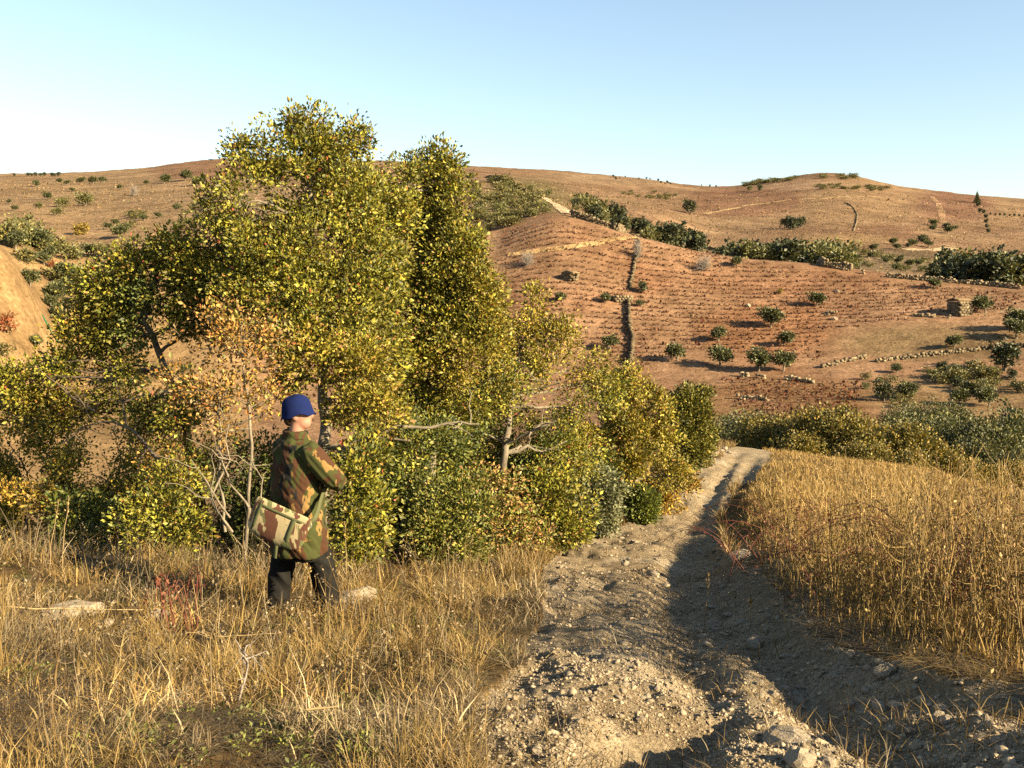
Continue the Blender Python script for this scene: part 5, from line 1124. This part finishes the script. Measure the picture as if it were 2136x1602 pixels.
# shoulder bag on the right hip, slightly tilted
bc = np.array([0.165, -0.225, 0.755]); bn_ = unit(np.array([0.60, -0.80, 0.10])); bx_ = unit(np.cross(np.array([0, 0, 1.0]), bn_)); by_ = np.cross(bn_, bx_)
t_ = -0.36; ex = bx_ * math.cos(t_) + by_ * math.sin(t_); ey = -bx_ * math.sin(t_) + by_ * math.cos(t_); BM = np.stack([ex, ey, bn_], 1)
bag = empty('shoulder_bag', PB, PYAW); tag(bag, "pale camouflage shoulder bag on the person's right hip", 'bag')
def bagpart(name, V, F, mat, parent, bev=0.0, sub=0):
    W = np.asarray(V, float) @ BM.T + bc; o = obj(name, mesh_np(name, W, F, mat, None, sub > 0), parent)
    if sub:
        md = o.modifiers.new('s', 'SUBSURF'); md.levels = md.render_levels = sub
    return o
def slab(w, h, d, nx=9, ny=6, bulge=0.02, sag=0.02, corner=0.25, z0=0.0):
    "a soft rectangular pouch: front and back sheets joined round the rim"
    u = np.linspace(-1, 1, nx); v = np.linspace(-1, 1, ny); U, Vv = np.meshgrid(u, v); k = 1 - corner * np.clip(-Vv, 0, 1) ** 4 * np.abs(U) ** 3 * 0.35
    X = U * w / 2 * k; Y = Vv * h / 2 - sag * (1 - U ** 2) * (Vv < 0) * -Vv; b = bulge * (1 - U ** 4) * (1 - Vv ** 4)
    Fr = np.stack([X, Y, z0 + d / 2 + b], -1).reshape(-1, 3); Bk = np.stack([X, Y, z0 - d / 2 + 0 * b], -1).reshape(-1, 3); n = nx * ny; i = np.arange(n).reshape(ny, nx)
    q = np.stack([i[:-1, :-1], i[:-1, 1:], i[1:, 1:], i[1:, :-1]], -1).reshape(-1, 4); rim = np.concatenate([i[0, :], i[1:, -1], i[-1, -2::-1], i[-2:0:-1, 0]]); rn = np.roll(rim, -1)
    return np.concatenate([Fr, Bk]), np.concatenate([q, q[:, ::-1] + n, np.stack([rim + n, rn + n, rn, rim], 1)])
V, F = slab(0.41, 0.22, 0.075, bulge=0.018, sag=0.022); bagpart('pouch', V, F, M['olive_web'], bag, sub=1)
V, F = slab(0.455, 0.252, 0.014, bulge=0.020, sag=0.028, z0=0.052); V[:, 1] += 0.004; flap = bagpart('flap', V, F, M['bagcamo'], bag, sub=1)
for x0, nm in ((0.105, 'flap_strap'), (-0.165, 'flap_edge')):
    V, F = slab(0.036 if x0 > 0 else 0.03, 0.225, 0.003, 3, 6, 0.0, 0.0, 0, 0.0795 if x0 > 0 else 0.0715); V[:, 2] -= (0.019 if x0 > 0 else 0.011) * (np.abs(V[:, 1]) / 0.1125) ** 4; V[:, 0] += x0; V[:, 1] += -0.004 if x0 > 0 else 0; bagpart(nm, V, F, M['olive_web'], flap)
V, F = slab(0.39, 0.022, 0.003, 9, 2, 0.0, 0.0, 0, 0.0745); V[:, 2] -= 0.013 * (np.abs(V[:, 0]) / 0.2) ** 4; V[:, 1] += 0.078; bagpart('top_binding', V, F, M['olive_web'], flap)
def ribbon(name, P, width, mat, parent, up=(0, 0, 1)):
    P = np.array(P, float); P = np.array([Vector(p) for p in P]); Q = np.concatenate([P[i] + (P[i + 1] - P[i]) * np.linspace(0, 1, 5, endpoint=False)[:, None] for i in range(len(P) - 1)] + [P[-1:]])
    for _ in range(4): Q[1:-1] = 0.5 * Q[1:-1] + 0.25 * (Q[:-2] + Q[2:])
    t = unit(np.gradient(Q, axis=0)); c = np.array([0, 0.0, 0]) ; out = unit(Q * [1, 1, 0] + 1e-6); s = unit(np.cross(t, out)) * width / 2; o_ = out * 0.002; n = len(Q)
    V = np.concatenate([Q - s + o_, Q + s + o_, Q + s - o_, Q - s - o_]); i = np.arange(n - 1); F = np.concatenate([np.stack([i + a * n, i + 1 + a * n, i + 1 + b * n, i + b * n], 1) for a, b in ((0, 1), (1, 2), (2, 3), (3, 0))]); return obj(name, mesh_np(name, V, F, mat, None, True), parent)
TL = bc + BM @ np.array([-0.195, 0.09, 0.03]); TR = bc + BM @ np.array([0.195, 0.075, 0.03])
ribbon('strap', [TR, TR + np.array([0.03, 0.06, 0.05]), (0.235, 0.06, 0.92), (0.20, 0.17, 1.05), (0.05, 0.19, 1.2), (-0.10, 0.13, 1.33), (-0.14, 0.0, 1.385)], 0.036, M['olive_web'], bag)
ribbon('strap', [TL, TL + np.array([-0.03, 0.0, 0.0]), (-0.235, -0.14, 0.86), (-0.262, -0.08, 0.98), (-0.255, -0.02, 1.12), (-0.235, -0.01, 1.26), (-0.14, 0.0, 1.385)], 0.036, M['olive_web'], bag)
bb = bc + BM @ np.array([0.03, -0.115, 0.05]); ribbon('strap_end', [bb, bb + np.array([0.004, -0.01, -0.05]), bb + np.array([-0.01, -0.012, -0.125])], 0.03, M['olive_web'], bag)
g = Geo(); tube(g, TR + np.array([[0.028 * math.cos(q) * ex[j] + 0.028 * math.sin(q) * ey[j] for j in range(3)] for q in np.linspace(0, 6.283, 18)]), np.full(18, .0045), 6); obj('ring', g.mesh('ring', M['metal'], True), bag)
